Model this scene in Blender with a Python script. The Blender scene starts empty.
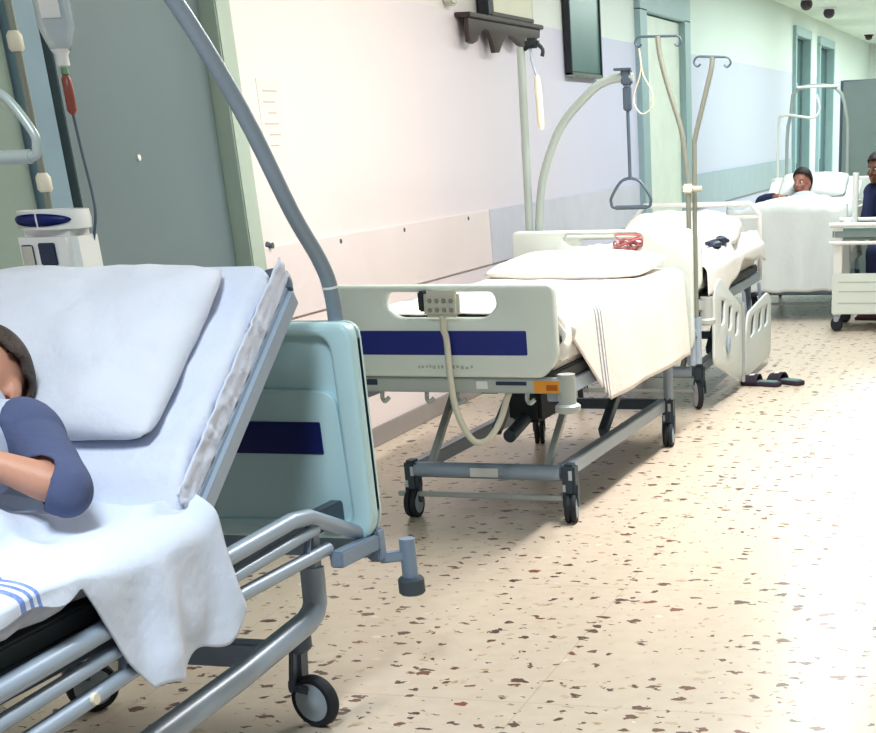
import bpy, bmesh, math, random
from math import sin, cos, pi, sqrt, radians, atan2
from mathutils import Vector as V, Matrix as M4, noise
random.seed(7)
scene = bpy.context.scene
COL = scene.collection

# ------------------------------------------------------------------ materials
def srgb(c):
    if isinstance(c, str):
        c = tuple(int(c[i:i+2], 16) / 255 for i in (0, 2, 4))
    return tuple(x / 12.92 if x <= .04045 else ((x + .055) / 1.055) ** 2.4 for x in c) + (1,)

class NT:
    def __init__(s, mat):
        s.t = mat.node_tree; s.n = s.t.nodes; s.l = s.t.links
    def new(s, kind, **k):
        n = s.n.new(kind)
        for a, v in k.items():
            if hasattr(n, a): setattr(n, a, v)
            else: n.inputs[a].default_value = v
        return n
    def link(s, a, b): s.l.new(a, b)
    def math(s, op, a, b=None, c=None, clamp=False):
        n = s.n.new('ShaderNodeMath'); n.operation = op; n.use_clamp = clamp
        for i, x in enumerate((a, b, c)):
            if x is None: continue
            if isinstance(x, (int, float)): n.inputs[i].default_value = x
            else: s.l.new(x, n.inputs[i])
        return n.outputs[0]
    def mix(s, f, a, b):
        n = s.n.new('ShaderNodeMix'); n.data_type = 'RGBA'
        for i, x in ((0, f), (6, a), (7, b)):
            if isinstance(x, (int, float, tuple)): n.inputs[i].default_value = x
            else: s.l.new(x, n.inputs[i])
        return n.outputs[2]

def mat(name, c, rough=.5, metal=0, var=.06, scale=6, bump=0, bscale=60, **kw):
    m = bpy.data.materials.new(name); m.use_nodes = True
    t = NT(m); b = t.n['Principled BSDF']
    base = srgb(c)
    tc = t.new('ShaderNodeTexCoord')
    nz = t.new('ShaderNodeTexNoise', Scale=scale, Detail=4.0)
    t.link(tc.outputs['Object'], nz.inputs['Vector'])
    dark = tuple(x * (1 - var * 2) for x in base[:3]) + (1,)
    lite = tuple(min(1, x * (1 + var)) for x in base[:3]) + (1,)
    t.link(t.mix(nz.outputs[0], dark, lite), b.inputs['Base Color'])
    b.inputs['Roughness'].default_value = rough
    b.inputs['Metallic'].default_value = metal
    for k, v in kw.items(): b.inputs[k.replace('_', ' ')].default_value = v
    if bump:
        n2 = t.new('ShaderNodeTexNoise', Scale=bscale, Detail=3.0)
        t.link(tc.outputs['Object'], n2.inputs['Vector'])
        bp = t.new('ShaderNodeBump', Strength=bump, Distance=.01)
        t.link(n2.outputs[0], bp.inputs['Height']); t.link(bp.outputs[0], b.inputs['Normal'])
    return m

def cloth_mat(name, c, stripes=(), sc='7f93b8', axis=0, var=.03, bump=.35):
    """woven cloth; stripes = (centre, half width) along one UV axis"""
    m = mat(name, c, .9, 0, var, 5, bump, 26)
    t = NT(m); b = t.n['Principled BSDF']
    src = b.inputs['Base Color'].links[0].from_socket
    if stripes:
        uv = t.new('ShaderNodeUVMap'); sp = t.new('ShaderNodeSeparateXYZ'); t.link(uv.outputs[0], sp.inputs[0])
        tot = None
        for ce, hw in stripes:
            d = t.math('ABSOLUTE', t.math('SUBTRACT', sp.outputs[axis], ce))
            k = t.math('LESS_THAN', d, hw)
            tot = k if tot is None else t.math('MAXIMUM', tot, k)
        nz = t.new('ShaderNodeTexNoise', Scale=90.0); t.link(uv.outputs[0], nz.inputs['Vector'])
        tot = t.math('MULTIPLY', tot, t.math('MULTIPLY_ADD', nz.outputs[0], .7, .4), clamp=True)
        t.link(t.mix(tot, src, srgb(sc)), b.inputs['Base Color'])
    return m

def wall_mat():
    m = bpy.data.materials.new('wall paint with light tint'); m.use_nodes = True
    t = NT(m); b = t.n['Principled BSDF']
    g = t.new('ShaderNodeNewGeometry'); sp = t.new('ShaderNodeSeparateXYZ'); t.link(g.outputs['Position'], sp.inputs[0])
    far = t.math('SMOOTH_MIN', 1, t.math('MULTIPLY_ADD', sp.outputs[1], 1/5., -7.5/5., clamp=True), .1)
    near = srgb('f6eae8')  # pinkish near end puts warm light into the colour; lavender band is paint
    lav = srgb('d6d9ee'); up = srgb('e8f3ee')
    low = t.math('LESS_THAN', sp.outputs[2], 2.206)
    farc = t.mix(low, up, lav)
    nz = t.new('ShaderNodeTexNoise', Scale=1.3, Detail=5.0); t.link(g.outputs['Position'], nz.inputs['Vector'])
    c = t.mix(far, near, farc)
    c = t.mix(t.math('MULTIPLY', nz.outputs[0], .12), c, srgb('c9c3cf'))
    t.link(c, b.inputs['Base Color']); b.inputs['Roughness'].default_value = .55
    n2 = t.new('ShaderNodeTexNoise', Scale=40.0); t.link(g.outputs['Position'], n2.inputs['Vector'])
    bp = t.new('ShaderNodeBump', Strength=.08, Distance=.01); t.link(n2.outputs[0], bp.inputs['Height']); t.link(bp.outputs[0], b.inputs['Normal'])
    return m

def floor_mat():
    m = bpy.data.materials.new('terrazzo'); m.use_nodes = True
    t = NT(m); b = t.n['Principled BSDF']
    g = t.new('ShaderNodeNewGeometry')
    def flakes(scale, lo, hi, seed):
        mp = t.new('ShaderNodeMapping'); mp.inputs['Location'].default_value = (seed, seed * 1.7, 0); mp.inputs['Scale'].default_value = (1, 1.3, 1)
        t.link(g.outputs['Position'], mp.inputs['Vector'])
        wob = t.new('ShaderNodeTexNoise', Scale=26.0, Detail=3.0); t.link(mp.outputs[0], wob.inputs['Vector'])
        ad = t.new('ShaderNodeVectorMath', operation='MULTIPLY_ADD')
        t.link(wob.outputs['Color'], ad.inputs[0]); ad.inputs[1].default_value = (.075, .075, 0); t.link(mp.outputs[0], ad.inputs[2])
        v = t.new('ShaderNodeTexVoronoi', voronoi_dimensions='2D', Scale=scale, Randomness=1.0)
        t.link(ad.outputs[0], v.inputs['Vector'])
        sp = t.new('ShaderNodeSeparateColor'); t.link(v.outputs['Color'], sp.inputs[0])
        thr = t.math('MULTIPLY_ADD', t.math('POWER', sp.outputs[0], 2.2), hi - lo, lo)
        on = t.math('LESS_THAN', v.outputs['Distance'], thr)
        return on, sp.outputs[1]
    nz = t.new('ShaderNodeTexNoise', Scale=14.0, Detail=6.0); t.link(g.outputs['Position'], nz.inputs['Vector'])
    c = t.mix(nz.outputs[0], srgb('d2c4b2'), srgb('e2d6c7'))
    # pale chips
    for sc, lo, hi, seed, cols in ((11., -.02, .22, 3.1, ('cbbba3', 'efe6d8')), (17., -.18, .20, 11.7, ('c0a080', 'a08a70')), (9.2, -.03, .23, 5.3, ('4e352c', '8a4026')), (13.5, -.08, .24, 21.9, ('40302a', '7b4a36'))):
        on, r = flakes(sc, lo, hi, seed)
        fc = t.mix(t.math('POWER', r, 3.0), srgb(cols[0]), srgb(cols[1]))
        c = t.mix(t.math('MULTIPLY', on, .9), c, fc)
    # slab seams
    sp = t.new('ShaderNodeSeparateXYZ'); t.link(g.outputs['Position'], sp.inputs[0])
    seam = None
    for ax, off in ((0, .62), (1, .35)):
        fr = t.math('FRACT', t.math('MULTIPLY_ADD', sp.outputs[ax], 1/1.2, off + 20))
        k = t.math('LESS_THAN', t.math('ABSOLUTE', t.math('SUBTRACT', fr, .5)), .0022)
        seam = k if seam is None else t.math('MAXIMUM', seam, k)
    c = t.mix(t.math('MULTIPLY', seam, .3), c, srgb('a59a88'))
    t.link(c, b.inputs['Base Color'])
    b.inputs['Roughness'].default_value = .32
    b.inputs['Specular IOR Level'].default_value = .35
    return m

MT = {}
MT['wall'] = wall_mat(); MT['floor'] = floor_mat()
MT['ceil'] = mat('ceiling paint', 'e6f1ea', .8)
MT['wall_plain'] = mat('plain wall', 'e6eeea', .7)
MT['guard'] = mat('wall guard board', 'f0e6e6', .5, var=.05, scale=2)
MT['door_grey'] = mat('grey door laminate', '7a8b8f', .45, var=.05, scale=1.2)
MT['door_green'] = mat('green grey door laminate', '93a59c', .45, var=.05, scale=1.2)
MT['frame_green'] = mat('pale green frame', 'b9c9bd', .45)
MT['frame_blue'] = mat('blue grey frame', '8ba6b4', .45)
MT['frame_teal'] = mat('teal grey frame', 'a5bfc3', .45)
MT['door_mint'] = mat('mint door', 'f0faee', .5)
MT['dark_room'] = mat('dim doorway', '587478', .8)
MT['cream'] = mat('cream bed plastic', 'dfe8e3', .38, var=.02)
MT['panel_lt'] = mat('pale panel plastic', 'dde6e6', .4, var=.02)
MT['teal'] = mat('light teal bed plastic', 'c9ebf2', .38, var=.03, scale=2)
MT['navy'] = mat('navy strip', '12246e', .35, var=.05)
MT['navy2'] = mat('navy blue plastic strip', '232f86', .4, var=.05)
MT['steel'] = mat('painted grey steel', 'a9b8c8', .35, .1, .05)
MT['steel_lt'] = mat('pale grey steel', 'bfc6c4', .4, .2, .05)
MT['steel_dk'] = mat('slot shade grey', '5f6d7c', .45, .15, .05)
MT['steel_blue'] = mat('blue grey steel', '92a5bb', .4, .1, .05)
MT['pole'] = mat('grey enamel pole', '94a2ad', .35, .15, .04)
MT['pole_lt'] = mat('pale enamel pole', 'b0bcb8', .35, .15, .04)
MT['chrome'] = mat('chrome', 'a9aca6', .22, .85, .03)
MT['bronze'] = mat('dull chrome', '9ca197', .35, .3, .04)
MT['dark'] = mat('dark plastic', '2e353c', .5)
MT['dark_blue'] = mat('dark slate plastic', '46535f', .45)
MT['rubber'] = mat('black rubber', '2b3038', .7)
MT['rubber_gr'] = mat('grey rubber', '55606a', .7)
MT['hub'] = mat('light wheel hub', 'ccd5da', .4)
MT['hub_gr'] = mat('grey wheel hub', 'a9b8c2', .4)
MT['white'] = mat('white plastic', 'eef0ee', .4, var=.02)
MT['paper'] = mat('paper', 'f3ece6', .8, var=.02)
MT['ink'] = mat('faint ink', 'cfc4bf', .8)
MT['ink_gr'] = mat('grey mark', 'b9bdb2', .6)
MT['orange'] = mat('orange label', 'e6a13a', .5)
MT['dklabel'] = mat('dark label', '333f57', .5)
MT['beige'] = mat('beige plastic', 'c9c9bd', .45, var=.03)
MT['beige_btn'] = mat('grey button', '9d9f98', .5)
MT['cable'] = mat('cream cable', 'd5d3c4', .5)
MT['grip'] = mat('cream grip', 'f0ead6', .5)
MT['wood_dk'] = mat('dark carved wood', '4d4340', .5, var=.15)
MT['cream_box'] = mat('cream board', 'e3e3cf', .5)
MT['sign_face'] = mat('teal notice board', '46706f', .3, var=.18, scale=1.5)
MT['sheet1'] = cloth_mat('sheet with blue light tint', 'dde7f8', ((.462, .006), (.482, .004), (.498, .004)), '4f74c6', 1)  # bluish light from the near left is put into the cloth colour
MT['sheet1b'] = cloth_mat('mattress cover with blue light tint', 'dce3f3', bump=.5)  # cover colour carries the same bluish near light
MT['pillow1'] = cloth_mat('pale pillow cover', 'dee3ee')
MT['sheet2'] = cloth_mat('white sheet', 'f4f0ec', ((.212, .0045), (.232, .0050), (.250, .0035)), '5a6f94', 1)
MT['pillow2'] = cloth_mat('white pillow cover', 'f3efe9')
MT['matt2'] = cloth_mat('white mattress cover', 'edecea')
MT['blank3'] = cloth_mat('white blanket', 'eef0ef')
MT['blank4'] = cloth_mat('pale blanket', 'dfe6e6')
MT['skin'] = mat('light skin', 'cf9d85', .5, var=.06, scale=9, bump=.1, bscale=120, Subsurface_Weight=.08)
MT['skin_far'] = mat('ruddy skin', 'a8786a', .55, var=.06)
MT['skin_dk'] = mat('brown skin', '6f4a3c', .5, var=.06)
MT['hair'] = mat('dark brown hair', '4a3d36', .6, var=.25, scale=40, bump=.6, bscale=120)
MT['hair_dk'] = mat('black hair', '2a2324', .6, var=.2, scale=40, bump=.5)
MT['shirt'] = mat('slate blue cloth', '5c6688', .9, var=.1, bump=.4, bscale=30)
MT['gown'] = mat('pale gown cloth', 'c3cbdb', .9, var=.05, bump=.4, bscale=30)
MT['navy_cloth'] = mat('navy cloth', '2b3358', .9, var=.12, bump=.3)
MT['eye_white'] = mat('eye white', 'ece8e2', .3)
MT['iris'] = mat('brown iris', '3a2a20', .3)
MT['lip'] = mat('lip', '9e5f57', .5)
MT['fluid'] = mat('clear bag plastic', 'd3dee2', .15, var=.03, Transmission_Weight=.35)
MT['red'] = mat('red brown chamber', '9a564c', .3, var=.1)
MT['green'] = mat('green port', '6f9a78', .4)
MT['red_cord'] = mat('red cord', 'c07a7d', .6)
MT['tubing'] = mat('pale tubing', 'e6ddc8', .4)
MT['screen'] = mat('grey screen cloth', '8fa09f', .85, var=.04)
MT['bronze_sens'] = mat('dark lamp', '4b3f4c', .5)
MT['shoe'] = mat('dark slipper', '3a3244', .7)
MT['shoe_red'] = mat('brown red shoe', '6d453d', .7)
MT['shoe_in'] = mat('teal slipper lining', '6f8a8a', .8)
MT['cover_gr'] = mat('grey bed plate', '565d63', .6)

# ------------------------------------------------------------------ object helpers
def link(o, parent=None):
    COL.objects.link(o)
    if parent is not None: o.parent = parent
    return o

def tag(o, label=None, cat=None, group=None, kind=None):
    for k, v in (('label', label), ('category', cat), ('group', group), ('kind', kind)):
        if v: o[k] = v
    return o

def thing(name, loc, label, cat, rz=0, group=None):
    o = bpy.data.objects.new(name, None); o.empty_display_size = .1
    o.location = loc; o.rotation_euler = (0, 0, rz); link(o)
    return tag(o, label, cat, group)

def root_of(o):
    while o.parent is not None: o = o.parent
    return o

def inv_root(o):
    r = root_of(o)
    return (M4.Translation(r.location) @ M4.Rotation(r.rotation_euler.z, 4, 'Z')).inverted()

def frame_from(d, up=V((0, 0, 1))):
    d = d.normalized()
    if abs(d.dot(up)) > .98: up = V((0, 1, 0)) if abs(d.y) < .9 else V((1, 0, 0))
    x = d.cross(up).normalized(); y = x.cross(d).normalized()
    return x, y, d

class MB:
    def __init__(s): s.v = []; s.f = []; s.uv = {}
    def add(s, vs, fs):
        o = len(s.v); s.v += [V(v) for v in vs]; s.f += [tuple(i + o for i in f) for f in fs]; return s
    def box(s, c, size, rot=None, bev=0.0):
        bm = bmesh.new(); bmesh.ops.create_cube(bm, size=1)
        for v in bm.verts: v.co = V((v.co.x * size[0], v.co.y * size[1], v.co.z * size[2]))
        if bev: bmesh.ops.bevel(bm, geom=bm.edges[:], offset=bev, segments=2, affect='EDGES')
        m = M4.Translation(c) @ (rot.to_4x4() if rot else M4())
        s.add([m @ v.co for v in bm.verts], [[v.index for v in f.verts] for f in bm.faces]) if not bm.verts.index_update() else 0
        bm.free(); return s
    def bar(s, a, b, w, h, up=V((0, 0, 1)), bev=.004):
        a = V(a); b = V(b); x, y, d = frame_from(b - a, up)
        r = M4((x, y, d)).transposed().to_3x3()
        return s.box((a + b) / 2, (w, h, (b - a).length), r, bev)
    def tube(s, pts, r, n=10, closed=False, caps=True, smooth=0):
        pts = [V(p) for p in pts]
        if smooth: pts = spline(pts, smooth, closed)
        N = len(pts); rs = r if isinstance(r, (list, tuple)) else [r] * N
        if len(rs) != N: rs = [rs[int(i * (len(rs) - 1) / (N - 1))] for i in range(N)]
        vs = []; px = None
        for i, p in enumerate(pts):
            a = pts[i - 1] if (i > 0 or closed) else p; b = pts[(i + 1) % N] if (i < N - 1 or closed) else p
            d = (b - a).normalized()
            if px is None: x, y, _ = frame_from(d)
            else:
                x = (px - d * px.dot(d)).normalized(); y = x.cross(d)
            px = x
            for k in range(n):
                t = 2 * pi * k / n; vs.append(p + (x * cos(t) + y * sin(t)) * rs[i])
        fs = []
        for i in range(N if closed else N - 1):
            j = (i + 1) % N
            for k in range(n):
                k2 = (k + 1) % n; fs.append((i * n + k, i * n + k2, j * n + k2, j * n + k))
        if caps and not closed:
            fs.append(tuple(range(n - 1, -1, -1))); fs.append(tuple((N - 1) * n + k for k in range(n)))
        return s.add(vs, fs)
    def cyl(s, a, b, r, n=16): return s.tube([a, b], r, n)
    def lathe(s, c, axis, prof, n=24):
        """prof: (radius, offset along axis)"""
        c = V(c); x, y, d = frame_from(V(axis)); vs = []; fs = []
        for r, h in prof:
            for k in range(n):
                t = 2 * pi * k / n; vs.append(c + d * h + (x * cos(t) + y * sin(t)) * r)
        for i in range(len(prof) - 1):
            for k in range(n):
                k2 = (k + 1) % n; fs.append((i * n + k, i * n + k2, (i + 1) * n + k2, (i + 1) * n + k))
        fs.append(tuple(range(n - 1, -1, -1))); fs.append(tuple((len(prof) - 1) * n + k for k in range(n)))
        return s.add(vs, fs)
    def ell(s, c, r, rot=None, n=16, m=10):
        c = V(c); rot = rot or M4.Identity(3); vs = [c + rot @ V((0, 0, r[2]))]; fs = []
        for i in range(1, m):
            a = pi * i / m
            for k in range(n):
                t = 2 * pi * k / n; vs.append(c + rot @ V((r[0] * sin(a) * cos(t), r[1] * sin(a) * sin(t), r[2] * cos(a))))
        vs.append(c + rot @ V((0, 0, -r[2])))
        for k in range(n): fs.append((0, 1 + k, 1 + (k + 1) % n))
        for i in range(m - 2):
            for k in range(n):
                a = 1 + i * n; k2 = (k + 1) % n; fs.append((a + k, a + n + k, a + n + k2, a + k2))
        L = len(vs) - 1; a = 1 + (m - 2) * n
        for k in range(n): fs.append((L, a + (k + 1) % n, a + k))
        return s.add(vs, fs)
    def grid(s, fn, nu, nv):
        o = len(s.v)
        for j in range(nv + 1):
            for i in range(nu + 1): s.v.append(V(fn(i / nu, j / nv))); s.uv[len(s.v) - 1] = (i / nu, j / nv)
        for j in range(nv):
            for i in range(nu):
                a = o + j * (nu + 1) + i; s.f.append((a, a + 1, a + nu + 2, a + nu + 1))
        return s
    def build(s, name, m, parent=None, world=False, smooth=40, bevel=0, solid=0, sub=0):
        me = bpy.data.meshes.new(name); me.from_pydata(s.v, [], s.f); me.validate()
        if s.uv:
            l = me.uv_layers.new(name='UVMap')
            for lp in me.loops: l.data[lp.index].uv = s.uv.get(lp.vertex_index, (0, 0))
        bm = bmesh.new(); bm.from_mesh(me); bmesh.ops.recalc_face_normals(bm, faces=bm.faces[:]); bm.to_mesh(me); bm.free()
        if world and parent is not None: me.transform(inv_root(parent))
        return finish(name, me, m, parent, smooth, bevel, solid, sub)

def finish(name, me, m, parent=None, smooth=40, bevel=0, solid=0, sub=0):
    me.materials.clear(); me.materials.append(MT[m] if isinstance(m, str) else m)
    me.polygons.foreach_set('use_smooth', [True] * len(me.polygons))
    if smooth < 180: me.set_sharp_from_angle(angle=radians(smooth))
    o = bpy.data.objects.new(name, me); link(o, parent)
    if solid:
        k = o.modifiers.new('solid', 'SOLIDIFY'); k.thickness = solid; k.offset = 0
    if bevel:
        k = o.modifiers.new('bevel', 'BEVEL'); k.width = bevel; k.segments = 2; k.limit_method = 'ANGLE'
    if sub:
        k = o.modifiers.new('sub', 'SUBSURF'); k.levels = sub; k.render_levels = sub
    return o

def spline(pts, n=6, closed=False):
    out = []; N = len(pts)
    g = (lambda i: pts[i % N]) if closed else (lambda i: pts[max(0, min(N - 1, i))])
    for i in range(N if closed else N - 1):
        a, b, c, d = g(i - 1), g(i), g(i + 1), g(i + 2)
        for k in range(n):
            t = k / n
            out.append(.5 * ((2 * b) + (c - a) * t + (2 * a - 5 * b + 4 * c - d) * t * t + (3 * b - a - 3 * c + d) * t ** 3))
    if not closed: out.append(pts[-1])
    return out

def rrect(x0, y0, x1, y1, r, n=6):
    if not isinstance(r, (list, tuple)): r = [r] * 4      # bl br tr tl
    out = []
    for (cx, cy, a, q) in ((x0, y0, pi, 0), (x1, y0, 1.5 * pi, 1), (x1, y1, 0, 2), (x0, y1, .5 * pi, 3)):
        rr = r[q]; ox = cx + rr * (1 if q in (0, 3) else -1); oy = cy + rr * (1 if q in (0, 1) else -1)
        for k in range(n + 1):
            t = a + .5 * pi * k / n; out.append((ox + rr * cos(t), oy + rr * sin(t)))
    return out

def rpoly(pts, r, n=5):
    """polygon with rounded corners"""
    out = []; N = len(pts)
    for i in range(N):
        p = V(pts[i]).to_2d(); a = V(pts[i - 1]).to_2d(); b = V(pts[(i + 1) % N]).to_2d()
        rr = r[i] if isinstance(r, (list, tuple)) else r
        da = (a - p); db = (b - p); rr = min(rr, da.length * .45, db.length * .45)
        if rr < 1e-5: out.append(tuple(p)); continue
        s_, e_ = p + da.normalized() * rr, p + db.normalized() * rr
        for k in range(n + 1):
            t = k / n; out.append(tuple(s_ * (1 - t) ** 2 + p * 2 * t * (1 - t) + e_ * t * t))
    return out

def panel(name, loops, thick, m, parent, mtx, bev=.006, world=False):
    """flat plate from 2-D loops (first outline, others holes), placed by a matrix"""
    cu = bpy.data.curves.new(name, 'CURVE'); cu.dimensions = '2D'; cu.fill_mode = 'BOTH'
    cu.extrude = thick / 2 - bev; cu.bevel_depth = bev; cu.bevel_resolution = 2; cu.offset = -bev
    for lp in loops:
        sp = cu.splines.new('POLY'); sp.points.add(len(lp) - 1); sp.use_cyclic_u = True
        for p, q in zip(sp.points, lp): p.co = (q[0], q[1], 0, 1)
    o = bpy.data.objects.new(name, cu); COL.objects.link(o)
    bpy.context.view_layer.update()
    me = bpy.data.meshes.new_from_object(o.evaluated_get(bpy.context.evaluated_depsgraph_get()))
    bpy.data.objects.remove(o); bpy.data.curves.remove(cu)
    bm = bmesh.new(); bm.from_mesh(me); bmesh.ops.remove_doubles(bm, verts=bm.verts[:], dist=1e-5)
    bmesh.ops.recalc_face_normals(bm, faces=bm.faces[:]); bm.to_mesh(me); bm.free()
    me.transform(mtx); me.name = name
    if world and parent is not None: me.transform(inv_root(parent))
    return finish(name, me, m, parent, 35)

def XZ(y, x=0, z=0):      # local (a,b) -> (x+a, y, z+b)
    return M4(((1, 0, 0, x), (0, 0, -1, y), (0, 1, 0, z), (0, 0, 0, 1)))
def YZ(x, y=0, z=0):      # local (a,b) -> (x, y+a, z+b)
    return M4(((0, 0, 1, x), (1, 0, 0, y), (0, 1, 0, z), (0, 0, 0, 1)))

def fbm(p, s): return noise.noise(V(p) * s)

# ------------------------------------------------------------------ setting
LW = -3.42; CEIL = 3.0; RW = 1.5; YN = -1.6; YE = 34.0
def struct(o): return tag(o, kind='structure')

struct(MB().box(((LW - .5 + RW + .5) / 2, (YN + YE) / 2, -.05), (RW - LW + 1, YE - YN + 1, .1)).build('floor', 'floor'))
struct(MB().box(((LW + RW) / 2, (YN + YE) / 2, CEIL + .05), (RW - LW + 1, YE - YN + 1, .1)).build('ceiling', 'ceil'))
# left wall with its openings
openings = [(3.72, 6.30, 2.55), (14.0, 15.60, 2.48), (23.2, 24.65, 2.70), (25.85, 27.6, 2.68)]
wb = MB(); y = YN
for (a, b, h) in openings:
    wb.box((LW - .075, (y + a) / 2, CEIL / 2), (.15, a - y, CEIL))
    wb.box((LW - .075, (a + b) / 2, (h + CEIL) / 2), (.15, b - a, CEIL - h))
    y = b
wb.box((LW - .075, (y + YE) / 2, CEIL / 2), (.15, YE - y, CEIL))
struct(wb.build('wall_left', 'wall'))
struct(MB().box((RW + .075, (YN + YE) / 2, CEIL / 2), (.15, YE - YN, CEIL)).build('unseen_wall_right', mat('bounce cutting wall', '8f938f', .8)))  # unseen wall, its grey darkened to cut bounce light under the beds
struct(MB().box(((LW + RW) / 2, YE + .075, CEIL / 2), (RW - LW + .3, .15, CEIL)).build('wall_end', 'wall_plain'))
bb = MB()
for a, b in ((YN, 3.6), (6.42, 13.75), (15.9, 23.05), (24.8, 25.75), (27.75, YE)):
    bb.box((LW + .009, (a + b) / 2, .05), (.018, b - a, .1), bev=.003)
struct(bb.build('baseboard_left', mat('grey skirting', 'a39c9a', .6)))
# bumper board along the wall, screwed on
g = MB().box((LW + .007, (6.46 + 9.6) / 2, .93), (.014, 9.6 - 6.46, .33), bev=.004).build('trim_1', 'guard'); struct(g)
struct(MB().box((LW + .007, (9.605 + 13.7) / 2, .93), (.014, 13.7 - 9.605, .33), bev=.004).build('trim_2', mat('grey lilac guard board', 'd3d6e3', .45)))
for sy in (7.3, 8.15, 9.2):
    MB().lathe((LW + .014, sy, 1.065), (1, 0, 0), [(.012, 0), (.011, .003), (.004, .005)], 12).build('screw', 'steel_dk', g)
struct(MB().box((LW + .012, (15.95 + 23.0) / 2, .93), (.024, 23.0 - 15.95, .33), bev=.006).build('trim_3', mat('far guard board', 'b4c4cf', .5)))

def door_frame(d, y0, y1, h, m, w, depth=.05):
    f = MB()
    f.box((LW + depth / 2 - .04, y0 - w / 2 + .02, h / 2), (depth + .08, w, h), bev=.006)
    f.box((LW + depth / 2 - .04, y1 + w / 2 - .02, h / 2), (depth + .08, w, h), bev=.006)
    f.box((LW + depth / 2 - .04, (y0 + y1) / 2, h + w / 2 - .02), (depth + .08, y1 - y0 + 2 * w - .04, w), bev=.006)
    return f.build('door_frame', m, d)
def lever(d, y, z, s, m='dark'):
    k = MB().lathe((LW - .03, y, z), (1, 0, 0), [(.025, 0), (.025, .012), (.01, .014), (.01, .05)], 16)
    k.bar((LW + .018, y - .008 * s, z), (LW + .018, y + .12 * s, z), .018, .014)
    return k.build('handle', m, d)

# near double door
d1 = MB().box((LW - .055, 5.73, 1.26), (.05, 1.10, 2.52), bev=.003).build('door_1', 'door_grey'); struct(d1)
door_frame(d1, 3.72, 6.30, 2.55, 'frame_green', .13)
MB().box((LW - .05, 4.32, 1.26), (.05, 1.16, 2.52), bev=.003).build('door_leaf', 'door_green', d1)
MB().box((LW - .03, 4.985, 1.26), (.09, .15, 2.52), bev=.004).build('centre_post', 'frame_blue', d1)
MB().box((LW - .10, 5.0, 1.26), (.03, 2.5, 2.52)).build('door_gap', 'dark', d1)
lever(d1, 5.32, 1.02, 1, 'steel')
MB().lathe((LW - .03, 5.62, 1.49), (1, 0, 0), [(.012, 0), (.012, .006), (.006, .008)], 12).build('door_stud', 'white', d1)
# mint door
d2 = MB().box((LW - .035, 14.80, 1.23), (.05, 1.56, 2.44), bev=.003).build('door_2', 'door_mint'); struct(d2)
door_frame(d2, 14.0, 15.60, 2.48, 'frame_teal', .27)
lever(d2, 14.12, .82, 1)
# far doors
for n, (a, b, h) in ((3, openings[2]), (4, openings[3])):
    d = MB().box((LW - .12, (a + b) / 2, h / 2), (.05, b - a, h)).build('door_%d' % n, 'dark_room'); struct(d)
    door_frame(d, a, b, h, 'frame_teal', .12)
    MB().box((LW - .085, (a + b) / 2, 1.55), (.02, .5, 1.1), bev=.003).build('door_pane', 'frame_blue', d)

# ------------------------------------------------------------------ hospital bed with a one-piece footboard (cream beds)
W = .95
def caster(root, x, y, swivel=0, m_house='dark_blue', m_hub='hub_gr', r=.062, labelled=True, stem=.245, big=False):
    c = MB().box((x, y, (stem + .115) / 2), (.06, .07, stem - .115), bev=.012)
    ax = V((cos(swivel), sin(swivel), 0)); fw = V((-sin(swivel), cos(swivel), 0))
    off = fw * (-.02); hf = .86 if big else .70
    for sg in (-1, 1):
        c.bar(V((x, y, .16)) + ax * .03 * sg, V((x, y, r)) + off + ax * .03 * sg, .008, .04)
    h = c.build('caster', m_house, root)
    ctr = V((x, y, r)) + off
    for sg in ((-1, 1) if not big else (1,)):
        w_ = .022 if not big else .032
        p = ctr + ax * (.014 * sg if not big else -.016)
        wl = MB().lathe(p, ax, [(r * .70, -w_ / 2), (r * .94, -w_ / 2), (r, -w_ / 4), (r, w_ / 4), (r * .94, w_ / 2), (r * .70, w_ / 2)], 28).build('wheel', 'rubber', h)
        MB().lathe(p, ax, [(r * .25, -w_ / 2 - .004), (r * hf, -w_ / 2 - .001), (r * hf, 0), (r * hf, w_ / 2 + .001), (r * .25, w_ / 2 + .006)], 24).build('hub', m_hub, wl)
    if labelled:
        MB().box((x + .012, y - .0365, .205), (.016, .003, .04)).build('label', 'hub', h)
        MB().box((x - .018, y - .0365, .15), (.012, .003, .03)).build('label', 'hub', h)
    return h

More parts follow.
